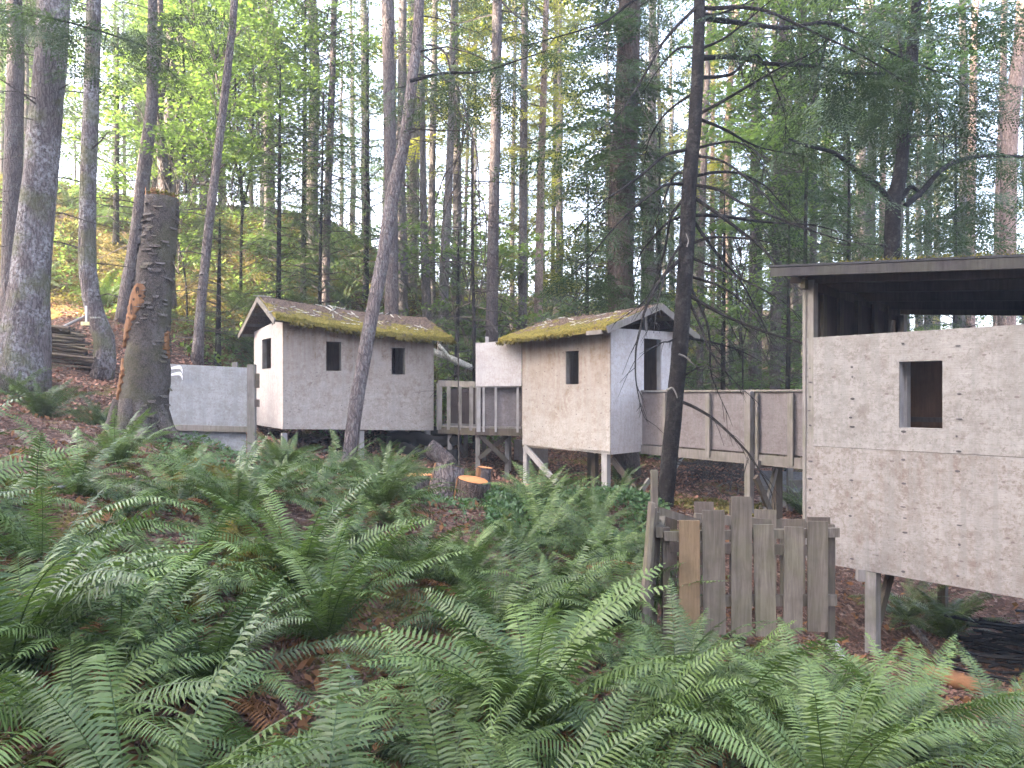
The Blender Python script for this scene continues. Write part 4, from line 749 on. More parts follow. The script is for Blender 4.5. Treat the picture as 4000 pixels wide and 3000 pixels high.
stems('maple_tree', 'small bright green maple on the bank above the left fence panel', [[(405, 700), (400, 600), (380, 500), (372, 420)]], 20, (('maple_b', 385, 560, 20, .8), ('maple_b', 470, 330, 20.5, 1.0)), 63, w=.03)
stems('maple_tree', 'leafy green sapling behind the long walkway railing', [[(1600, 880), (1604, 760), (1590, 640), (1600, 560)]], 19, (('maple_b', 1600, 730, 19, .9), ('maple_b', 1690, 520, 19.5, .9)), 64, w=.03)
stems('maple_tree', 'green maple hanging into the top right of the picture', [[(1745, 860), (1740, 500), (1752, 250), (1790, 60), (1800, -60)]], 17, (('maple', 1730, 330, 17, .9), ('maple', 1900, 150, 17, .9), ('maple', 1620, 170, 19, .9)), 65, w=.06)
stems('golden_shrub', 'sunlit yellow-green thicket between the trunks behind the middle hut', [[(1240, 760), (1245, 600), (1240, 480)]], 31, (('goldleaf', 1245, 760, 30, .9), ('goldleaf', 1290, 560, 33, 1.1), ('goldleaf', 1180, 820, 31, .9)), 66)
stems('golden_tree', 'tree with sunlit golden crown at the top centre', [[(1000, 760), (1010, 300), (1015, 0)]], 34, (('goldleaf', 1010, 220, 34, 1.3), ('goldleaf', 1240, 180, 36, 1.2), ('gold', 1020, 330, 34, 1)), 67, w=.10, mat='bark_f')
# small hemlocks and cedars filling the middle distance
YT = [('young_hemlock', 'feathery blue-green hemlock left of the dark bluish trunk', 600, 20.5, 8.5, 'hem', .9), ('young_hemlock', 'feathery hemlock behind the left end of the left hut roof', 655, 24, 11, 'hem', 1.2), ('young_hemlock', 'feathery hemlock right behind the leaning tree', 790, 26, 11, 'hem', 1.15),
      ('young_hemlock', 'low hemlock between the two gabled huts', 985, 21.5, 5.5, 'hem_s', 1.1), ('young_cedar', 'green cedar sapling just behind the middle hut roof', 1265, 21, 7.5, 'hem_s', 1.4), ('young_cedar', 'bushy cedar behind the gable of the middle hut', 1420, 20.5, 9, 'hem', 1.0),
      ('young_cedar', 'dark cedar behind the long plywood railing, nearest the spruce', 1560, 20, 7.5, 'hem', .8), ('young_cedar', 'dark cedar just left of the near hut corner', 1700, 18, 7.0, 'hem', .75), ('young_hemlock', 'dark hemlock above the left part of the near hut roof', 1830, 19, 9.5, 'hem', 1.0), ('young_hemlock', 'dark hemlock above the right part of the near hut roof', 2060, 20, 9.5, 'cedar', .7),
      ('young_hemlock', 'hemlock on the slope above the small yellow marker', 250, 24, 7, 'hem_s', 1.3), ('young_hemlock', 'hemlock at the foot of the bank left of the left hut', 470, 19, 4.2, 'hem_s', .8)]
for k, (nm, lb, px, d, H, cr, sc) in enumerate(YT):
    x0 = P(px, 0, d)[0]; z0 = G(x0, d); py = lambda z: 850 - z / d * F
    trunk(nm, lb, 'tree', [(px, 0, 13), (px + 3, py(z0 + H * .5), 9), (px + 5, py(z0 + H * .9), 4)], d, 'bark_d', H, crowns=((cr, .5 if cr != 'cedar' else 1.5, sc, k * 1.7),), ndead=0, seed=90 + k, sides=8)
# ---- far forest: individual trunks with shared crowns ---------------------------
g = rng(100); FAR = []; used = []
tries = 0
while len(FAR) < 92 and tries < 6000:
    tries += 1; px = g.uniform(-120, 2350); d = g.uniform(25, 62) if g.uniform() < .75 else g.uniform(24, 40)
    if 590 < px < 700 and d > 24 and g.uniform() < .8: continue
    x = P(px, 0, d)[0]
    if any(abs(x - a) < .9 and abs(d - b) < 1.2 for a, b in used): continue
    used.append((x, d)); FAR.append((px, d))
FAR.sort(); zone = [(-999, 260, 'beyond the far-left bank'), (260, 590, 'behind the maples'), (590, 820, 'behind the left hut'), (820, 1060, 'between the two gabled huts'), (1060, 1300, 'behind the middle hut roof'), (1300, 1480, 'around the broad cedar'), (1480, 1760, 'behind the long walkway'), (1760, 2000, 'around the forked dark tree'), (2000, 9999, 'above the right picture edge')]
fm = {}
def far_mesh(k):
    if k in fm: return fm[k]
    gg = rng(200 + k); H = 22 + k; n = 26; z = np.linspace(-.3, H, n); w_ = np.cumsum(gg.normal(0, .03, (n, 2)), 0); path = np.c_[w_ - w_[0], z]; rad = np.interp(z, (-.3, .6, H * .6, H), (.26, .19, .12, .02)) * (1 + .06 * k)
    me = MB().tube(path, rad, 8, .05, k, cap=True).mesh('trunk', smooth=True); me.materials.append(M['bark_f'])
    db = MB()
    for q in range(26):
        zz = gg.uniform(1.5, 12); a = gg.uniform(0, 6.28); l = gg.uniform(.5, 1.8); dv = np.array((math.cos(a), math.sin(a), -.15)); p = np.array((np.interp(zz, z, path[:, 0]), np.interp(zz, z, path[:, 1]), zz)); db.tube([p, p + dv * l * .5 + (0, 0, .08), p + dv * l - (0, 0, .12)], (.014, .009, .004), 3)
    de = db.mesh('dead_branches'); de.materials.append(M['twig']); fm[k] = (me, de); return fm[k]
cnt = {}
_on = ['', '', 'second', 'third', 'fourth', 'fifth', 'sixth', 'seventh', 'eighth', 'ninth', 'tenth', 'eleventh', 'twelfth']
def ORD(k, n): return 'leftmost' if k == 1 else 'rightmost' if k == n else (_on[k] + ' from left') if k <= (n + 1) // 2 else (_on[n - k + 1] + ' from right')
for i, (px, d) in enumerate(FAR):
    x = P(px, 0, d)[0]; z = G(x, d); zn = next(t for a, b, t in zone if a <= px < b); lit = px > 1000
    tone = 'grey-brown fir trunk' if not lit else 'pinkish fir trunk'
    cnt[zn] = cnt.get(zn, 0) + 1; tot = sum(1 for a, b in FAR if next(t for l, r, t in zone if l <= a < r) == zn)
    r_ = thing('fir_tree', f'slim {tone}, {ORD(cnt[zn], tot)} of the background trunks {zn}', 'tree', (x, d, z), f'background trunks {zn}')
    me, de = far_mesh(i % 4); rz = g.uniform(0, 6); sc = g.uniform(.75, 1.15); inst('trunk', me, r_, rz=rz, sc=sc); inst('dead_branches', de, r_, rz=rz, sc=sc)
    key = g.choice(['fir_a', 'hem', 'fir_c', 'cedar', 'gold', 'hem', 'goldleaf'] if px > 880 else ['fir_a', 'fir_b', 'hem', 'hem', 'maple']); h0 = g.uniform(6, 13) if key.startswith('fir') else g.uniform(1.5, 7)
    if d > 45: h0 = g.uniform(4, 11)
    h0 += (3 if 600 < px < 720 else 0); inst('crown', CR[key][0], r_, (0, 0, h0), rz, g.uniform(.85, 1.15))
# ---- denser young growth on the mossy bank
g = rng(140); bk_ = sorted([(g.uniform(-60, 640), g.uniform(27, 44)) for _ in range(15)])
for i, (px, d) in enumerate(bk_):
    x = P(px, 0, d)[0]; z = G(x, d); k = i + 1; n_ = len(bk_); w_o = 'leftmost' if k == 1 else 'rightmost' if k == n_ else (_on[k] + ' from left') if k <= (n_ + 1) // 2 and k < 13 else (_on[n_ - k + 1] if n_ - k + 1 < 13 else 'thirteenth') + ' from right'
    r_ = thing('young_hemlock', f'pale green hemlock on the bank behind the maples, {w_o}', 'tree', (x, d, z), 'hemlocks on the bank'); me, de = far_mesh(i % 4); rz = g.uniform(0, 6); sc = g.uniform(.3, .5); inst('trunk', me, r_, rz=rz, sc=sc); sc = g.uniform(.9, 1.5); inst('crown', CR[('hem', 'maple', 'hem', 'cedar')[i % 4]][0], r_, (0, 0, .8 if i % 4 != 1 else 3), rz, sc)
# ---- leafy shrubs closing the view between the trunks
g = rng(170); SH = sorted([(g.uniform(840, 2330), g.uniform(23, 30) if g.uniform() < .3 else g.uniform(30, 52)) for _ in range(64)]); SH = [s_ for s_ in SH]
for i, (px, d) in enumerate(SH):
    x = P(px, 0, d)[0]; z = G(x, d); zn = ('left of the middle hut roof', 'above the middle hut roof', 'beyond the long walkway', 'behind the near hut')[0 if px < 1080 else 1 if px < 1460 else 2 if px < 1740 else 3]; grp = [q for q in SH if (q[0] < 1080) == (px < 1080) and (q[0] < 1460) == (px < 1460) and (q[0] < 1740) == (px < 1740)]; k = grp.index((px, d)) + 1; n_ = len(grp)
    W_ = _on + ['thirteenth', 'fourteenth', 'fifteenth', 'sixteenth', 'seventeenth', 'eighteenth']; w_o = 'leftmost' if k == 1 else 'rightmost' if k == n_ else (W_[k] + ' from left') if k <= (n_ + 1) // 2 else (W_[n_ - k + 1] + ' from right')
    key = ('hem_s', 'maple_b', 'maple_b', 'goldleaf', 'hem_s', 'maple_b')[i % 6]; r_ = thing('leafy_shrub', f'leafy background shrub, {w_o} of the shrubs {zn}', 'shrub', (x, d, z), f'shrubs {zn}'); sc = g.uniform(.8, 1.4) * (.7 if key in ('hem', 'goldleaf') else 1)
    inst('crown', CR[key][0], r_, (0, 0, .3), g.uniform(0, 6), sc); inst('limbs', CR[key][1], r_, (0, 0, .3), 0, sc)
# ---- unseen firs beyond the left edge, put in for their shade ---------------------
for k, (x, y, s) in enumerate([(-22, -1, 1.3), (-20, -12, 1.3), (-30, -8, 1.3), (-27, -18, 1.3), (-33, -2, 1.3), (-16, -5, 1.2)]):
    r_ = thing('fir_tree', f'dense unseen fir put in for shade, {("first", "second", "third", "fourth", "fifth", "sixth")[k]} nearest beyond the left edge', 'tree', (x, y, G(x, y)), 'unseen shade firs'); me, de = far_mesh(k % 4); inst('trunk', me, r_, rz=k, sc=1.15)
    inst('crown', CR[('fir_a', 'cedar', 'fir_c')[k % 3]][0], r_, (0, 0, 3.0), k * 1.1, s); inst('crown', CR['hem'][0], r_, (0, 0, 8.0), k * 1.9, 1.5)
# ---------------------------------------------------------------- branches of the near dark spruce
BR = [([(1494, 17), (1439, 87), (1393, 167), (1339, 247), (1293, 280)], -1.0), ([(1496, 108), (1466, 106), (1426, 147), (1383, 213)], .8), ([(1479, 328), (1439, 335), (1396, 367), (1353, 400), (1293, 443), (1229, 513)], -1.2), ([(1478, 377), (1459, 378), (1426, 443), (1406, 507)], .6),
 ([(1476, 398), (1436, 400), (1393, 430), (1339, 477), (1279, 547), (1245, 590)], -.8), ([(1473, 473), (1439, 481), (1406, 520), (1379, 560), (1366, 640)], .7), ([(1500, 200), (1440, 243), (1406, 300), (1390, 360)], .9), ([(1508, -50), (1440, -20), (1373, 0), (1313, 43), (1249, 67), (1130, 100)], -.9), ([(1470, 560), (1430, 600), (1400, 660), (1380, 719), (1373, 764), (1373, 824), (1384, 887), (1397, 911)], -1.0), ([(1465, 735), (1447, 738), (1426, 740), (1396, 758)], -.4), ([(1474, 430), (1450, 470), (1436, 540), (1400, 640), (1330, 700)], .5), ([(1478, 520), (1445, 570), (1420, 650), (1412, 720)], -.6),
 ([(1522, 45), (1553, 30), (1626, 0), (1700, -40)], .6), ([(1522, 117), (1573, 77), (1659, 7), (1700, -30)], -.9), ([(1514, 128), (1583, 123), (1659, 137), (1759, 143), (1826, 157), (1959, 163), (2010, 200), (2035, 260), (2036, 350)], .8), ([(1510, 250), (1566, 217), (1659, 163), (1692, 143), (1776, 100), (1799, 40)], -1.0), ([(1509, 262), (1566, 280), (1613, 307), (1659, 323), (1742, 338)], 1.0), ([(1506, 325), (1549, 310), (1589, 307), (1639, 333), (1660, 400)], -.6), ([(1505, 337), (1556, 347), (1603, 380), (1659, 430), (1700, 480)], -1.1),
 ([(1503, 390), (1539, 373), (1586, 373), (1626, 387), (1659, 405), (1702, 457), (1742, 500)], .8), ([(1503, 400), (1549, 410), (1599, 437), (1659, 463), (1732, 490), (1826, 520), (1930, 532)], -1.4), ([(1498, 470), (1556, 467), (1659, 480), (1759, 487), (1860, 515)], .9), ([(1497, 527), (1539, 513), (1606, 515), (1659, 523), (1730, 545)], -.9), ([(1490, 600), (1560, 622), (1620, 670), (1652, 719), (1670, 770)], -.8), ([(1487, 640), (1519, 719), (1537, 758), (1582, 818), (1636, 869)], -.6), ([(1483, 740), (1543, 740), (1597, 758), (1651, 785)], .7), ([(1474, 876), (1501, 880), (1537, 902), (1576, 935), (1612, 974), (1630, 998), (1660, 1058), (1675, 1094), (1669, 1121)], -1.2), ([(1488, 640), (1560, 680), (1657, 719), (1726, 738), (1779, 772), (1846, 802), (1861, 825)], -1.9), ([(1492, 610), (1530, 700), (1534, 800), (1548, 840), (1577, 905)], -.4),
 ([(1500, 430), (1560, 470), (1650, 540), (1700, 600), (1745, 640), (1748, 700), (1738, 755)], -1.2), ([(1512, 170), (1580, 160), (1640, 120), (1690, 240), (1695, 330)], .4), ([(1516, 60), (1600, 50), (1700, 60), (1790, 50), (1880, 90), (1960, 130), (2080, 180), (2120, 240)], 1.0), ([(1512, 20), (1640, 20), (1760, 70), (1860, 120), (1990, 200)], -.8), ([(1495, 560), (1600, 600), (1690, 650), (1735, 700)], -1.0), ([(1485, 820), (1500, 800), (1520, 790), (1540, 800)], -.5), ([(1500, 480), (1540, 540), (1600, 610), (1650, 700), (1680, 760)], .6)]
g = rng(301)
for k, (L, dz_) in enumerate(BR):
    L = [(a + g.normal(0, 2) * (i > 0), b) for i, (a, b) in enumerate(L)]; dd = 10.5 + dz_ * np.linspace(0, 1, len(L)) ** 1.1 + (.02 if dz_ > 0 else -.02)
    # begin inside the trunk
    pts = [P(a, b, z) for (a, b), z in zip(L, dd)]; z0 = pts[0][2]; i = int(np.clip(np.searchsorted(pk[:, 2], z0), 1, len(pk) - 1)); pts[0] = pk[i] + (pts[0] - pk[i]) * .5
    n = 8 + 5 * len(L); path = smooth_path(pts, n); ln = np.linalg.norm(np.diff(path, axis=0), axis=1).sum(); r0 = .012 + .0045 * ln
    mb = MB(); mb.tube(path, np.linspace(r0 * 1.15, .0035, n), 6, .12, k, r=g.uniform())
    for q in range(int(5 + ln * 5)):
        t = g.uniform(.22, 1); i = min(int(t * (n - 1)), n - 2); p = path[i]; tg = path[i + 1] - path[i]; tg /= np.linalg.norm(tg); s = np.cross(tg, (0, 0, 1)); s /= np.linalg.norm(s) + 1e-6
        l = g.uniform(.12, .5) * (1.15 - t * .6); dv = tg * .8 + s * g.choice((-1, 1)) * g.uniform(.3, .9) + np.array((0, 0, g.uniform(-.7, .15))); e = p + dv * l
        mb.tube([p, (p + e) / 2 + (0, 0, .03 * l), e - (0, 0, .1 * l)], (.0055, .004, .002), 3, r=.4)
    mb.build('branch', M['bark_d'], tk)
for L, w_ in (([(1440, 843), (1452, 838), (1460, 850), (1463, 860)], .022), ([(1466, 765), (1482, 772), (1500, 790)], .02), ([(1484, 533), (1487, 520), (1482, 505)], .015)):
    MB().tube(smooth_path([P(a, b, 10.25) for a, b in L], 8), np.linspace(w_ * .75, w_ * .35, 8), 6, .15, 3, cap=True).build('broken_stub', M['wood'], tk)
# green sprays on the spruce branch ends and drooping in the upper right
def spray_part(root, name, spots, mat, seed, sc=(.35, .7)):
    g = rng(seed); bo = [fir_bough(seed * 3 + k, 2.2, .6, .022, .05) for k in range(3)]; mb = MB()
    for px, py, d, n in spots:
        for k in range(n):
            p = P(px + g.normal(0, 26), py + g.normal(0, 16), d + g.normal(0, .4)); v = place(bo[g.integers(3)], g.uniform(0, 6.28), R(g.uniform(-35, 5)), g.uniform(*sc), p, g.normal(0, .3)); mb.quads(v.reshape(-1, 4, 3), r=g.uniform(.2, .9))
    mb.build(name, M[mat], root)
spray_part(tk, 'green_boughs', [(1700, 60, 10.2, 6), (1790, 110, 10.4, 8), (1870, 130, 10.6, 9), (1960, 150, 10.8, 10), (2040, 180, 11, 9), (1820, 190, 10.4, 6), (2100, 230, 11, 6), (1620, 40, 10, 4), (1280, 290, 9.6, 3), (1730, 480, 9.8, 2), (1990, 90, 11.2, 7), (2080, 60, 11.2, 7), (2160, 40, 11.2, 6), (1900, 40, 11, 6)], 'fir', 401)
spray_part(tv, 'green_boughs', [(1760, 260, 13.5, 7), (1800, 220, 13.6, 7), (1850, 200, 13.8, 8), (1930, 220, 14, 8), (2040, 330, 14.5, 7), (2100, 350, 14.6, 7), (2160, 400, 14.8, 7), (2080, 440, 14.6, 7), (1720, 330, 13, 5), (1800, 420, 13.6, 4), (2200, 330, 14.8, 6), (1990, 480, 14.2, 6), (1900, 520, 14, 6), (2060, 520, 14, 6)], 'fir', 402, (.4, .9))
cd_ = [o for o in SC.objects if o.name == 'cedar_tree'][0]
spray_part(cd_, 'green_boughs', [(1310, 120, 17, 7), (1385, 180, 17, 7), (1330, 260, 16.9, 5), (1300, 360, 16.8, 6), (1400, 350, 17, 6), (1350, 480, 16.8, 4), (1290, 480, 16.6, 7), (1400, 520, 16.8, 7), (1310, 600, 16.6, 8), (1380, 620, 16.6, 8), (1260, 560, 16.8, 5), (1340, 30, 17, 8)], 'cedar', 405, (.4, .9))
GB = [('hanging_bough', 'dark fir boughs crossing the top of the thick lichen-covered trunk at upper left', [(60, 40, 12.5, 6), (130, 50, 12.4, 8), (210, 60, 12.3, 8), (290, 90, 12.4, 7), (340, 110, 12.5, 5), (230, 150, 12.3, 5), (40, 20, 12.5, 4), (400, 30, 12.8, 4), (300, 30, 12.6, 4)], 'fir', 12.4, [(-40, 20), (90, 35), (190, 60), (300, 95), (350, 125)]),
      ('hanging_bough', 'dark green bough reaching right from the leaning tree near the picture top', [(905, 170, 12.2, 4), (960, 160, 12.2, 5), (1030, 155, 12.2, 6), (1090, 140, 12.3, 6), (1130, 120, 12.4, 5)], 'fir', 12.2, [(885, 175), (960, 158), (1040, 155), (1120, 130), (1180, 110)])]
for nm, lb, spots, mt, d, line in GB:
    r_ = thing(nm, lb, 'branch', P(*line[0], d)); spray_part(r_, 'needles', spots, mt, 410 + len(spots), (.35, .65)); path = smooth_path([P(a, b, d) for a, b in line], 20); MB().tube(path, np.linspace(.03, .008, 20), 6, .1, 3).build('stem', M['bark_d'], r_)
# bare hanging twigs right of the leaning tree
hv = thing('bare_vine_maple', 'tangle of thin bare arching stems hanging right of the leaning tree', 'sapling', (*P(990, 0, 14.5)[:2], G(P(990, 0, 14.5)[0], 14.5)))
for k, L in enumerate([[(920, 97), (945, 100), (965, 120), (975, 160), (1000, 215), (1010, 265), (1030, 330), (1035, 430), (1040, 560)], [(905, 115), (940, 140), (975, 200), (995, 250), (1020, 290), (1022, 350), (1025, 400), (1045, 440), (1050, 520), (1030, 690)], [(900, 210), (935, 225), (960, 260), (990, 300), (1000, 320)], [(1000, 270), (995, 330), (960, 380), (940, 440), (925, 500), (900, 560)], [(870, 395), (890, 410), (905, 430), (925, 470)], [(1080, 0), (1110, 30), (1140, 55)], [(1010, 265), (985, 350), (960, 430), (958, 520), (945, 600)], [(980, 180), (985, 280), (990, 380), (960, 460), (955, 560), (975, 640), (990, 760)]]):
    MB().tube(smooth_path([P(a, b, 13.6 + .1 * k) for a, b in L], 30), np.linspace(.022, .007, 30), 5, .15, k).build('stem', M['twig'], hv)
for L in ([(990, 762), (990, 850), (992, 960)],): MB().tube(smooth_path([P(L[0][0], L[0][1], 14.3), P(L[1][0], L[1][1], 14.4), np.array((*P(L[2][0], 0, 14.5)[:2], G(P(990, 0, 14.5)[0], 14.5) - .1))], 10), .015, 5).build('stem', M['twig'], hv)
# ================================================================ broken-off trunk with bare wood
sn_d = 11.0
sx, sp, sr = trunk('dead_tree', 'thick broken-off dead trunk with torn top, orange bare wood and woodpecker holes', 'tree', [(303, 968, 112), (307, 900, 103), (318, 800, 93), (323, 700, 84), (333, 600, 74), (346, 500, 70), (351, 428, 68)], sn_d, 'bark_s', (850 - 428) / F * sn_d - G(P(304, 0, sn_d)[0], sn_d), ndead=0, seed=500, sides=36, flare=1.12, noise_=.05, ringstep=.07, base_z=G(P(304, 0, sn_d)[0], sn_d))
def trunk_at(z): return np.array([np.interp(z, sp[:, 2], sp[:, k]) for k in range(3)]), np.interp(z, sp[:, 2], sr)
def patch(name, pts, mat, lift, nu=14, nv=26, seed=0, rag=.1):   # pts: (py, phi0, phi1): bare strip on the trunk, phi = degrees round from the camera side, minus = left
    g = rng(seed); mb = MB(); ys = np.linspace(pts[0][0], pts[-1][0], nv); v = []
    for y in ys:
        z = (850 - y) / F * sn_d; a0 = np.interp(y, [p[0] for p in pts], [p[1] for p in pts]) + g.normal(0, 4) * rag * 10; a1 = np.interp(y, [p[0] for p in pts], [p[2] for p in pts]) + g.normal(0, 4) * rag * 10
        c, r = trunk_at(z); c[2] = z
        for t in np.linspace(0, 1, nu):
            a = R(a0 + (a1 - a0) * t); rr = r * 1.04 + lift * min(1, 6 * min(t, 1 - t)) - .03 * (t in (0, 1)); v.append(c + np.array((math.sin(a) * rr, -math.cos(a) * rr, 0)) + g.normal(0, .004, 3))
    q = [(i * nu + j, i * nu + j + 1, (i + 1) * nu + j + 1, (i + 1) * nu + j) for i in range(nv - 1) for j in range(nu - 1)]
    mb.add(np.array(v), q, r=.2); return mb.build(name, M[mat], sx, smooth=True)
patch('bare_wood', [(618, -28, -8), (626, -42, 8), (660, -62, 6), (700, -74, -18), (735, -76, -42), (752, -74, -58)], 'bare', .022, seed=1)
patch('bare_wood', [(775, -76, -58), (800, -80, -42), (850, -84, -46), (890, -84, -58), (905, -84, -70)], 'bare', .02, seed=2)
patch('bare_wood', [(715, 72, 86), (740, 66, 88), (775, 74, 86)], 'bare', .018, nu=8, seed=3)
for y, a, w, h in ((633, -14, .032, .055), (645, -4, .028, .02), (652, -22, .022, .02), (672, -26, .026, .085), (690, -34, .016, .02), (905, -48, .03, .16)):
    z = (850 - y) / F * sn_d; c, r = trunk_at(z); an = R(a); n = np.array((math.sin(an), -math.cos(an), 0)); tt = np.array((math.cos(an), math.sin(an), 0)); th = np.linspace(0, 2 * math.pi, 15)[:-1]; c[2] = z
    rim = [c + n * (r * 1.04 + .030) + tt * math.cos(t) * w * (1 + .15 * math.sin(3 * t)) + np.array((0, 0, math.sin(t) * h)) for t in th]; MB().add(rim + [c + n * (r * 1.04 + .024)], None, [(k, (k + 1) % 14, 14) for k in range(14)]).build('woodpecker_hole', M['hole'], sx)
g = rng(3); mb = MB(); c, r = trunk_at(2.85)
for k in range(46):
    a = g.uniform(0, 6.28); rr = r * g.uniform(.6, .98); p = c + np.array((math.cos(a) * rr, math.sin(a) * rr, 0)); p[2] = 2.84; w = g.uniform(.02, .06); h = g.uniform(.04, .17) * (1.5 if math.cos(a) < 0 else .7); t = np.array((-math.sin(a), math.cos(a), 0))
    mb.add([p - t * w, p + t * w, p + t * w * .3 + (0, 0, h), p - t * w * .5 + (0, 0, h * .8)], [(0, 1, 2, 3)], r=g.uniform())
mb.build('torn_top', M['bare'], sx)
tq, tr = tufts(np.array([c + (math.cos(a) * r * .6, math.sin(a) * r * .6, .1) for a in np.linspace(0, 6, 30)]), 260, .08, 8); MB().quads(tq, tr * .6).build('moss_cap', M['mosst'], sx)
g = rng(5)
for k in range(7):   # root flares
    a = k * .9 + g.normal(0, .2); bs = sp[0] + (0, 0, .15); d_ = np.array((math.cos(a), math.sin(a), 0)); L = g.uniform(.55, .9); e = bs + d_ * L
    MB().tube(smooth_path([bs + d_ * .22 + (0, 0, .55), bs + d_ * .40 + (0, 0, .16), (*(e[:2]), G(e[0], e[1]) - .04)], 9), np.linspace(.16, .05, 9), 9, .08, k).build('root', M['bark_s'], sx, smooth=True)
# bark flakes standing off the trunk
fb = MB()
for k in range(150):
    z = g.uniform(-.6, 2.8); a = g.uniform(-math.pi / 2 - .3, math.pi / 2 + .3); c, r = trunk_at(z); c[2] = z; n = np.array((math.sin(a), -math.cos(a), 0)); t = np.array((math.cos(a), math.sin(a), 0)); w = g.uniform(.03, .10); h = g.uniform(.02, .05)
    if R(-85) < a < R(-5) and -.7 < z < 1.5: continue
    p = c + n * (r * 1.02); fb.add([p - t * w, p + t * w, p + t * w * .8 + n * .03 - (0, 0, h), p - t * w * .7 + n * .035 - (0, 0, h)], [(0, 1, 2, 3)], r=g.uniform())
fb.build('loose_bark', M['bark_s'], sx)
# small yellow marker on the bent trunk
mk_ = thing('trail_marker', 'small pale yellow marker with an upright strip fixed to the bent trunk', 'marker', P(184, 697, 15.25))
MB().box(P(184, 699, 15.25), (.17, .03, .075)).build('plate', M['yellow'], mk_); MB().box(P(186, 680, 15.28), (.035, .02, .37)).build('strip', M['white'], mk_); MB().box(P(206, 686, 15.3), (.2, .03, .03), .1).build('peg', M['birch'], mk_)
# ================================================================ cut rounds and logs
def round_(label, top, bot, r, ty, seed, split=False, name='cut_log', matb='bark_g'):
    top = np.array(top, float); bot = np.array(bot, float); root = thing(name, label, 'log', bot, 'sawn log rounds'); ax = top - bot; L = np.linalg.norm(ax); ax /= L; n = 28; g = rng(seed)
    a = np.cross(ax, (0, 1, 0)); a /= np.linalg.norm(a); b = np.cross(ax, a); th = np.linspace(0, 2 * math.pi, n, endpoint=False); rr = r * (1 + .05 * np.sin(2 * th + seed) + .03 * np.sin(5 * th) + g.normal(0, .012, n))
    rings = [bot + ax * L * t for t in np.linspace(0, 1, 9)]; v = np.array([c + a * rr[k] * math.cos(th[k]) * (1 + .02 * math.sin(i * 2 + k)) + b * rr[k] * math.sin(th[k]) for i, c in enumerate(rings) for k in range(n)])
    MB().add(v, [(i * n + k, i * n + (k + 1) % n, (i + 1) * n + (k + 1) % n, (i + 1) * n + k) for i in range(8) for k in range(n)]).build('bark', M[matb], root, smooth=True)
    cv = [top + ax * .004 + a * rr[k] * .97 * math.cos(th[k]) + b * rr[k] * .97 * math.sin(th[k]) for k in range(n)] + [top + ax * .006]; MB().add(cv, None, [(k, (k + 1) % n, n) for k in range(n)]).build('cut_face', M['cut'], root)
    if split:
        s0, s1 = split; m = 8; tt = np.linspace(s0, s1, m); v = [c + a * r * 1.05 * math.cos(t) + b * r * 1.05 * math.sin(t) + g.normal(0, .004, 3) for c in (bot + ax * .02, bot + ax * L * .5, top - ax * .005) for t in tt]
        MB().add(v, [(i * m + k, i * m + k + 1, (i + 1) * m + k + 1, (i + 1) * m + k) for i in range(2) for k in range(m - 1)]).build('split_face', M['bare'], root)
    return root
round_('upright sawn round with flat orange top, leftmost of the log rounds', P(901, 1026, 10.9), P(901, 1110, 10.9), .225, 0, 1)
round_('tilted sawn round leaning right with its cut end up, second of the log rounds', P(972, 1006, 10.6), P(952, 1092, 10.5), .21, 0, 2, (-.9, .5))
round_('dark sawn round with slanting orange top, nearest and rightmost of the log rounds', P(1022, 1036, 10.3), P(1012, 1106, 10.35), .215, 0, 3, (-.35, .35), matb='bark_c')
round_('split orange wedge of log standing behind the nearest round', P(1048, 1010, 11.0), P(1040, 1072, 11.0), .12, 0, 4, (0, 6.2))
def log(label, p, q_, r, mat, cat='log', name='fallen_log', n=16, seed=0, sides=14, moss=False, taper=.8, group=None):
    root = thing(name, label, cat, (np.array(p) + np.array(q_)) / 2, group); g = rng(seed); path = smooth_path([p, (np.array(p) + np.array(q_)) / 2 + g.normal(0, r * .4, 3), q_], n); MB().tube(path, np.linspace(r, r * taper, n), sides, .07, seed, cap=True).build('wood', M[mat], root, smooth=True)
    if moss:
        tq, tr = tufts(path + (0, 0, r * .9), int(260 * np.linalg.norm(np.array(q_) - p)), .06, seed); MB().quads(tq, tr).build('moss', M['mosst'], root)
    return root
def gp(px, py, d, up=0.0): x = P(px, 0, d)[0]; return np.array((x, d, G(x, d) + up))
log('pale lichen-covered log leaning up behind the gap between the two gabled huts', P(925, 755, 21), P(1035, 802, 19.5), .10, 'birch', seed=1)
log('short white broken limb crossing the pale fallen log', P(948, 745, 20.4), P(986, 788, 20.2), .05, 'birch', seed=2)
CH = [((840, 948, 18.4), (900, 955, 18.0), .16), ((890, 940, 18.2), (990, 950, 17.2), .15), ((870, 972, 17.9), (985, 985, 17.0), .20), ((905, 990, 17.4), (968, 1000, 16.8), .15), ((935, 930, 18.6), (985, 940, 18), .12), ((830, 975, 18.4), (880, 985, 17.9), .09)]
for k, (a, b, r) in enumerate(CH): log(f'{["short", "long", "thickest", "low", "upper", "thin"][k]} blackened charred log in the heap under the right end of the left hut', P(*a), P(*b), r, 'char', seed=20 + k, group='charred logs under the left hut')
log('grey weathered stump section beside the charred logs, right of the left hut', P(925, 965, 16.6), P(975, 1005, 16.4), .2, 'bark_g', seed=30)
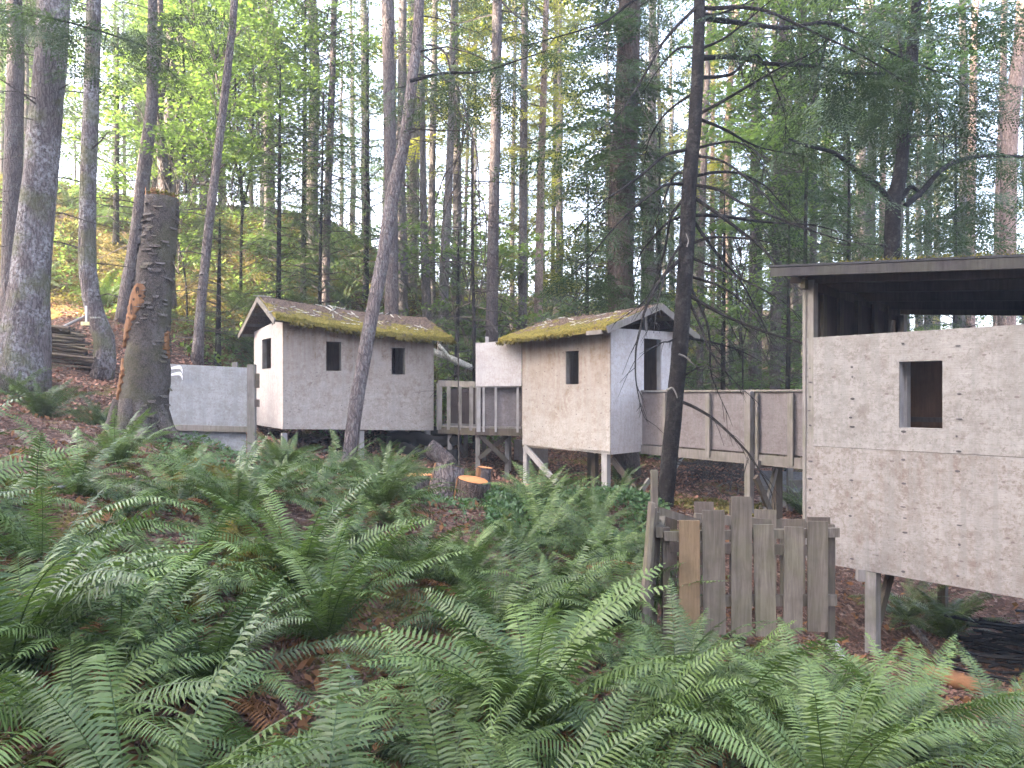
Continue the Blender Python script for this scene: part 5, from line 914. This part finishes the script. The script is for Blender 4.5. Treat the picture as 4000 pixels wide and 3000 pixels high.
# stick pile at the left
wp = thing('stick_pile', 'long pile of stacked dark sticks and thin logs behind the thick lichen-covered trunk', 'wood pile', (*P(140, 0, 15.6)[:2], G(P(140, 0, 15.6)[0], 15.6))); g = rng(44); mb = MB()
for k in range(64):
    y = g.uniform(708, 800); x0 = 60 + g.normal(0, 10); x1 = 145 + (y - 700) * .75 + g.uniform(-10, 22); dd = g.uniform(15.3, 16.2); p = P(x0, y - 12 + g.normal(0, 2), dd); e = P(x1, y + g.normal(0, 3), dd + g.normal(0, .2))
    mb.tube(smooth_path([p, (p + e) / 2 + g.normal(0, .02, 3), e], 6), g.uniform(.012, .04), 6, .1, k, cap=True, r=g.uniform())
mb.build('sticks', M['wood_d'], wp); wp['kind'] = 'stuff'
log('pale split plank leaning on top of the stick pile', P(205, 735, 15.5) if False else P(128, 712, 15.4), P(184, 683, 15.6), .035, 'wood_p', 'plank', 'leaning_plank', seed=45)
# brush pile behind the long walkway
bp = thing('brush_pile', 'brush pile of tangled bare branches on the ground beyond the long walkway', 'brush pile', gp(1560, 0, 16.5)); g = rng(46); mb = MB()
for k in range(170):
    c = gp(g.uniform(1490, 1640), 0, g.uniform(15.6, 17.4), g.uniform(.02, .75)); a = g.uniform(0, 3.14); l = g.uniform(.3, 1.3); t = R(g.uniform(-25, 40)); d_ = np.array((math.cos(a) * math.cos(t), math.sin(a) * .5, math.sin(t))) * l / 2; mb.tube(smooth_path([c - d_, c + g.normal(0, .05, 3), c + d_], 5), np.linspace(.016, .006, 5), 4, r=g.uniform())
mb.build('branches', M['twig'], bp); bp['kind'] = 'stuff'
log('dead grey branch leaning from the brush pile toward the middle hut', gp(1440, 0, 16.2, .05), P(1490, 962, 16.8), .035, 'birch', 'branch', 'fallen_branch', seed=47)
# right foreground debris
log('rotten orange-brown log lying on bare soil under the near hut', gp(2000, 0, 6.9, .03), gp(2125, 0, 6.5, .05), .085, 'bare', seed=48)
log('short pale broken stick beside the right post of the compost bin', gp(1796, 0, 6.9, .22), gp(1822, 0, 6.7, .12), .035, 'wood_p', 'stick', 'broken_stick', seed=49)
log('grey branch propped slanting on the soil under the near hut', gp(1972, 0, 8.2, .3), gp(2040, 0, 7.3, .05), .035, 'twig', 'branch', 'fallen_branch', seed=50)
log('thin dark branch lying flat in front of the near hut post', gp(1890, 0, 7.6, .04), gp(2020, 0, 7.1, .04), .02, 'twig', 'branch', 'fallen_branch', seed=51)
db = thing('brush_pile', 'black charred brush heap under the right side of the near hut', 'brush pile', gp(2130, 0, 7.6)); g = rng(52); mb = MB()
for k in range(80):
    c = gp(g.uniform(2110, 2330), 0, g.uniform(6.9, 8.8), 0) + (0, 0, g.uniform(0, .34)); a = g.uniform(-.5, .6); l = g.uniform(.3, 1.2); d_ = np.array((math.cos(a), math.sin(a), g.uniform(-.25, .15))) * l / 2; mb.tube([c - d_, c + g.normal(0, .02, 3), c + d_], (.016, .013, .006), 4, r=g.uniform())
mb.build('branches', M['char'], db); db['kind'] = 'stuff'
for lb, a, b, r in (('thin brown stick slanting on the soil beside the central fern clump', (735, 0, 5.0), (765, 0, 4.6), .014), ('pale stick lying on the litter in the lower middle ferns', (1495, 0, 4.9), (1530, 0, 4.75), .016), ('pale stick lying low at the left path edge', (90, 0, 6.6), (160, 0, 7.1), .016)):
    log(lb, gp(a[0], 0, a[2], .04), gp(b[0], 0, b[2], .03), r, 'wood_p', 'stick', 'fallen_stick', seed=int(a[0]), n=8, sides=7)
# mossy lumps of rotten wood in the fern bed
def lump(label, px, py, d, sx_, sy_, sz, seed):
    c = gp(px, 0, d, 0); root = thing('mossy_stump', label, 'stump', c, 'moss-covered rotten wood in the fern bed'); g = rng(seed); nu, nv = 26, 14; v = []
    ph = g.uniform(0, 6, 6)
    for j in range(nv):
        t = (j / (nv - 1)) * math.pi * .62
        for i in range(nu):
            a = i / nu * 2 * math.pi; rr = 1 + .13 * math.sin(2 * a + ph[0]) + .1 * math.sin(3 * a + 2 * t + ph[1]) + .07 * math.sin(5 * a - 3 * t + ph[2]) + g.normal(0, .02)
            v.append((c[0] + sx_ * rr * math.sin(t), c[1] + 0, c[2]) + np.array((sx_ * rr * math.sin(t) * (math.cos(a) - 1), sy_ * rr * math.sin(t) * math.sin(a), sz * rr * math.cos(t))))
    MB().add(v, [(j * nu + i, j * nu + (i + 1) % nu, (j + 1) * nu + (i + 1) % nu, (j + 1) * nu + i) for j in range(nv - 1) for i in range(nu)]).build('rotten_wood', M['moss'], root, smooth=True)
    tq, tr = tufts(np.array(v)[: nu * 11], 900, .04, seed); MB().quads(tq, tr).build('moss', M['mosst'], root)
lump('mossy stump in the fern bed below the broken-off trunk, highest of the mossy stumps', 432, 1165, 7.6, .36, .25, .30, 1); lump('rounded mossy stump left of the central fern clump', 540, 1330, 5.7, .20, .2, .26, 2)
lump('low dark mossy stump in the lower left fern bed', 395, 1440, 5.0, .2, .16, .15, 3); lump('flat mossy mound under the lower left fronds', 450, 1520, 4.5, .22, .16, .10, 4); lump('brownish mossy stump just left of the central fern clump base', 505, 1250, 6.3, .22, .2, .2, 5)
# ================================================================ ferns
def fern_mesh(seed, n, L, N=40, dead=False, el=(28, 74), low=False):
    g = rng(seed); mb = MB()
    for k in range(n):
        az = k * 2.399 + g.normal(0, .35); l = L * g.uniform(.72, 1.15); e0 = R(g.uniform(*el)); curl = g.uniform(.6, 1.7) * (1.0 if not dead else 1.5); m = N; s = np.linspace(.0, 1, m + 4)
        e = e0 - curl * s ** 1.5; d = np.stack((np.cos(e), np.zeros_like(e), np.sin(e)), 1); p = np.vstack(((0, 0, 0), np.cumsum((d[1:] + d[:-1]) / 2 * l / (m + 3), 0))) ; side_sw = g.normal(0, .16) * s ** 2 * l; p[:, 1] += side_sw
        roll = g.normal(0, .35); fr_ = g.uniform(0, .9); ca, sa = math.cos(az), math.sin(az); tn = np.gradient(p, axis=0); tn /= np.linalg.norm(tn, axis=1)[:, None]; sd = np.cross(tn, np.array((0, 0, 1.0)) + d * 0); sd = np.cross((0, 0, 1.0), tn); sd = np.broadcast_to(np.array((0, 1.0, 0)), p.shape).copy(); up = np.cross(tn, sd); sd2 = sd * math.cos(roll) + up * math.sin(roll); up2 = np.cross(tn, sd2)
        ii = np.arange(4, m + 4); t = (ii - 3) / m; lw = .098 * L / .9 * np.minimum(1, .55 + 2.2 * t) * (1 - t ** 3.2) ** .8 * g.uniform(.9, 1.1) + .004; sp_ = l / (m + 3)
        for sg in (-1, 1):
            lv = lw * g.uniform(.82, 1.12, m); dr = g.uniform(-.35, .10, m) - (.5 if dead else 0); dirn = sd2[ii] * sg * .95 + tn[ii] * (.22 + .25 * t)[:, None] + up2[ii] * dr[:, None] * -1 * (-1); dirn /= np.linalg.norm(dirn, axis=1)[:, None]
            a = p[ii]; hw = sp_ * .31 * g.uniform(.8, 1.15, m)[:, None]; tip = a + dirn * lv[:, None] - np.array((0, 0, 1)) * (lv * .16)[:, None]; mid = a + dirn * (lv * .42)[:, None]
            twv = g.uniform(-.35, .35, m)[:, None]; wv = tn[ii] * np.cos(twv) + up2[ii] * np.sin(twv)
            q1 = np.stack((a - wv * hw * .8, mid - wv * hw, mid + wv * hw, a + wv * hw * .9), 1); q2 = np.stack((mid - wv * hw, tip - wv * hw * .12, tip + wv * hw * .12, mid + wv * hw), 1); kp = g.uniform(size=m) > (.25 if dead else .02)
            for q in (q1[kp], q2[kp]):
                v = q.reshape(-1, 3); v = np.stack((v[:, 0] * ca - v[:, 1] * sa, v[:, 0] * sa + v[:, 1] * ca, v[:, 2]), 1); mb.quads(v.reshape(-1, 4, 3), r=np.clip(fr_ + g.uniform(0, .2, len(q)), 0, 1))
        pv = np.stack((p[:, 0] * ca - p[:, 1] * sa, p[:, 0] * sa + p[:, 1] * ca, p[:, 2]), 1)[::2]; mb.tube(pv, np.linspace(.005, .0015, len(pv)), 3, r=.0)
    return mb
FV = []
for k in range(12):
    n = (26, 34, 22, 32, 24, 28, 20, 36, 18, 28, 24, 32)[k]; L = (.98, .95, .85, 1.08, .8, .92, .75, 1.0, .7, 1.05, .9, 1.0)[k]; me = fern_mesh(600 + k, n, L, el=((20, 72), (35, 82), (15, 62), (28, 78), (10, 55))[k % 5]).mesh('green_fronds'); me.materials.append(M['fern'])
    de = fern_mesh(650 + k, 9, L * .8, dead=True, el=(-5, 38)).mesh('dead_fronds'); de.materials.append(M['fern_d']); FV.append((me, de))
LM = [(-400, 260, 0, 1060, 'along the left path'), (-400, 330, 1060, 1330, 'at the left edge below the path'), (-400, 330, 1330, 3000, 'in the lower left corner'), (330, 620, 0, 1150, 'in front of the left fence panel'), (330, 640, 1150, 1400, 'around the mossy stumps'), (330, 760, 1400, 3000, 'at the bottom left of centre'), (620, 880, 0, 1150, 'around the foot of the leaning tree'), (640, 900, 1150, 1400, 'around the central clump'),
      (880, 1110, 0, 1200, 'around the sawn log rounds'), (1110, 1420, 0, 1220, 'in front of the middle hut legs'), (900, 1180, 1200, 1420, 'in the middle of the fern bed'), (1180, 1420, 1220, 1460, 'left of the compost bin'), (760, 1100, 1400, 3000, 'at the bottom centre'), (1100, 1420, 1400, 3000, 'at the bottom right of centre'), (1420, 1800, 1200, 3000, 'in front of the compost bin'), (1800, 2700, 1200, 3000, 'in the lower right corner'), (1420, 2700, 0, 1200, 'behind the compost bin')]
FERNS = []   # (px, d, size, variant)
KEY = [(705, 5.15, 1.12, 1), (1150, 4.1, 1.15, 3), (1555, 5.5, 1.0, 7), (440, 4.0, 1.05, 1), (90, 5.2, 1.1, 0), (20, 3.7, 1.1, 3), (255, 8.4, .85, 1), (170, 6.9, 1.0, 0), (395, 8.0, .75, 5), (640, 14.0, .8, 7), (885, 6.6, .85, 1), (1010, 7.0, .6, 3), (1200, 6.3, 1.0, 5), (1060, 5.9, 1.0, 7), (1560, 4.2, 1.05, 0), (1745, 4.1, .85, 1), (1960, 4.1, .8, 3), (2150, 4.0, .8, 5), (2190, 4.5, .7, 0), (1330, 3.9, 1.0, 7), (820, 3.9, .9, 4), (600, 3.4, .95, 2), (250, 4.1, 1.0, 5), (960, 3.35, .95, 0), (1400, 3.2, .9, 2), (1800, 3.25, .9, 1), (2060, 3.4, .95, 4), (160, 3.3, .9, 7),
       (205, 12.4, .8, 5), (240, 12.0, .9, 1), (30, 13.2, .8, 0), (90, 12.0, .9, 3), (1000, 6.6, .75, 1), (760, 6.7, .95, 5), (1290, 7.9, 1.0, 1), (1170, 8.6, 1.05, 0), (1350, 6.6, .9, 3), (860, 14.4, .65, 3), (990, 13.9, .65, 1), (910, 13.4, .65, 0), (800, 12.8, .95, 7), (1875, 4.6, .55, 3), (1460, 4.9, .95, 1), (1650, 4.75, .7, 5), (2045, 8.9, .8, 3), (1955, 9.4, .8, 5), (1740, 13.6, .9, 1)]
for a in KEY: FERNS.append(a)
g = rng(700); T = 0
def bad(x, y, px, d):
    if px < 230 and d > 6.3 + (px + 200) * .002: return True          # the path
    if -.2 < x < 2.9 and 6.0 < y < 8.2 and px > 1385: return True
    if px > 1700 and d > 4.35: return True
    if px > 1400 and d > 5.0 : return True
    if 350 < px < 620 and 4.9 < d < 7.8 and g.uniform() < .8: return True
    if px > 1440 and d > 7.5: return True
    if 850 < px < 1090 and 6.7 < d < 11.6: return True
    if 1080 < px < 1440 and d > 11: return True
    if 560 < px < 1060 and d > 11.2 and g.uniform() < .6: return True
    if 180 < px < 600 and d > 8.2: return True
    if 600 < px < 850 and 4.3 < d < 5.0 : return True
    if 340 < px < 560 and 4.4 < d < 6.2 and g.uniform() < .6: return True
    return False
while len(FERNS) < 176 and T < 20000:
    T += 1; px = g.uniform(-260, 2420); d = math.exp(g.uniform(math.log(2.7), math.log(12.6))); x = P(px, 0, d)[0]
    if px > 1440 and d > 7: continue
    if bad(x, d, px, d): continue
    if px > 1060 and px < 1420 and d > 8.8 and g.uniform() < .75: continue
    mn = .50 + .02 * d
    if any((x - P(a, 0, b)[0]) ** 2 + (d - b) ** 2 < mn * mn * (1.6 if i < len(KEY) else 1) for i, (a, b, s, v) in enumerate(FERNS)): continue
    FERNS.append((px, d, g.uniform(.75, 1.2) * (.75 if d > 9.5 else .72 if px > 1650 else 1), int(g.integers(12))))
# ferns on the slope and behind
for k in range(42): 
    px, d = g.uniform(60, 930), g.uniform(18.5, 27)
    FERNS.append((px, d, g.uniform(.9, 1.3), int(g.integers(12))))
def zone_of(px, py, d):
    if d > 16: return 'on the slope behind the left hut' if px > 500 else 'on the slope at the far left'
    for a, b, c, e, t in LM:
        if a <= px < b and c <= py < e: return t
    return 'in the fern bed'
rec = []
for px, d, s, v in FERNS:
    x = P(px, 0, d)[0]; z = G(x, d); py = 850 - z / d * F; rec.append([zone_of(px, py, d), px, py, x, d, z, s, v])
rec.sort(key=lambda r: (r[0], r[1])); ct = {}
for r_ in rec: ct[r_[0]] = ct.get(r_[0], 0) + 1
kx = {}
ww = ['', '', 'second', 'third', 'fourth', 'fifth', 'sixth', 'seventh', 'eighth', 'ninth', 'tenth', 'eleventh', 'twelfth', 'thirteenth', 'fourteenth', 'fifteenth', 'sixteenth', 'seventeenth', 'eighteenth', 'nineteenth', 'twentieth', 'twenty-first', 'twenty-second', 'twenty-third', 'twenty-fourth']
for zn, px, py, x, d, z, s, v in rec:
    kx[zn] = kx.get(zn, 0) + 1; k, n = kx[zn], ct[zn]; o_ = 'leftmost' if k == 1 else 'rightmost' if k == n else (ww[k] + ' from left') if k <= (n + 1) // 2 else (ww[n - k + 1] + ' from right')
    sz = 'big' if s > 1.03 else 'small' if s < .75 else 'green'
    root = thing('sword_fern', f'{sz} sword fern, {o_} of the ferns {zn}', 'fern', (x, d, z - .02), f'sword ferns {zn}'); rz = g.uniform(0, 6.28)
    gx_ = (G(x + .15, d) - G(x - .15, d)) / .3; gy_ = (G(x, d + .15) - G(x, d - .15)) / .3; root.rotation_euler = (math.atan(gy_) * .5, -math.atan(gx_) * .5, rz); root.scale = (s, s, s)
    inst('green_fronds', FV[v][0], root)
    if d < 9: inst('dead_fronds', FV[v][1], root)
# ================================================================ low cover, litter
def cover(name, label, area, n, size, h, mat, seed, clump=1.6, cat='ground cover', up=.2):
    g = rng(seed); px = g.uniform(area[0], area[1], n); d = g.uniform(area[2], area[3], n); x = (px - 1106) / F * d; keep = (np.sin(x * 2.1 + seed) + np.sin(d * 1.7 + x * .8) + np.sin(x * 5 - d * 4.1) * .6 + g.normal(0, .5, n)) > -clump; x, d = x[keep], d[keep]
    if len(area) > 4: k2 = area[4](x, d); x, d = x[k2], d[k2]
    m = len(x); z = gz(x, d); hh = h * (.55 + .45 * np.sin(x * 3.3 + d * 2.7)) * g.uniform(0, 1, m) ** .6; p = np.stack((x, d, z + .01 + hh), 1); a = g.uniform(0, 6.28, m); t = g.normal(up, .45, m)
    dv = np.stack((np.cos(a) * np.cos(t), np.sin(a) * np.cos(t), np.sin(t)), 1); s = np.stack((-np.sin(a), np.cos(a), g.normal(0, .4, m)), 1); L = (size * g.uniform(.4, 1.3, m))[:, None]; wf = g.uniform(.16, .42, m)[:, None]; wg = g.uniform(.16, .42, m)[:, None]
    v = np.stack((p, p + dv * L * .55 + s * L * wf + (0, 0, .004), p + dv * L, p + dv * L * .4 - s * L * wg), 1); o_ = MB().quads(v, g.uniform(0, 1, m)).build(name, M[mat], off=(0, 0, 0)); tag(o_, label, cat, kind='stuff'); return o_
cover('bramble_cover', 'low leafy brambles filling the ground in front of the middle hut legs', (1050, 1440, 8.3, 13.2), 26000, .065, .24, 'cover', 801, 1.2)
cover('bramble_cover', 'low leafy plants in front of the left fence panel and left hut', (340, 1060, 9.2, 14.2), 20000, .055, .16, 'cover', 802, .4)
cover('slope_undergrowth', 'brambles and salal covering the slope behind the left hut', (-60, 1100, 18.5, 31), 42000, .13, .45, 'maple', 803, -.1)
cover('slope_undergrowth', 'green undergrowth beyond the middle hut and the long walkway', (950, 2350, 20, 42), 46000, .20, .8, 'maple', 804, .6)
cover('slope_moss', 'brownish-yellow moss tufts on the upper slope at left', (-60, 1000, 20, 36), 70000, .12, .10, 'slope', 805, 1.5, cat='moss')
cover('fern_bed_seedlings', 'small leafy plants between the ferns in the foreground', (-100, 2300, 3.0, 9, lambda x, y: ~((x < -3) & (y > 5.5)) & ~((x > 2.4) & (y > 5.2))), 12000, .045, .12, 'cover', 806, -.3)
cover('fallen_leaves', 'brown fallen leaves scattered over the foreground soil and path', (-150, 2400, 2.8, 12), 90000, .034, .012, 'litter', 807, 2.5, cat='leaf litter', up=.15)
cover('fallen_leaves', 'brown fallen leaves on the reddish clearing under and behind the huts', (-60, 2300, 12, 22), 52000, .085, .02, 'litter_r', 808, 2.5, cat='leaf litter', up=.15)
cover('fallen_needles', 'thin twigs and needles scattered on the path and soil', (-150, 2400, 2.8, 14), 0 + 9000, .09, .02, 'fern_d', 809, 1.0, cat='litter')
cover('moss_tufts', 'yellow-green moss and grass on the clearing behind the spruce and long walkway', (1450, 1660, 11.8, 14.6), 12000, .07, .06, 'slope', 810, .8, cat='moss')

# ================================================================ air
hz = MB().box((20, 145, 35), (620, 620, 100)); m_, nt, b_ = mat_new('air'); nt.nodes.remove(b_); pv_ = nt.nodes.new('ShaderNodeVolumePrincipled')
pv_.inputs['Color'].default_value = (.88, .92, 1.0, 1); pv_.inputs['Density'].default_value = .0023; pv_.inputs['Anisotropy'].default_value = .3
nt.links.new(pv_.outputs[0], nt.nodes['Material Output'].inputs['Volume']); hzo = hz.build('haze', m_); tag(hzo, kind='stuff')
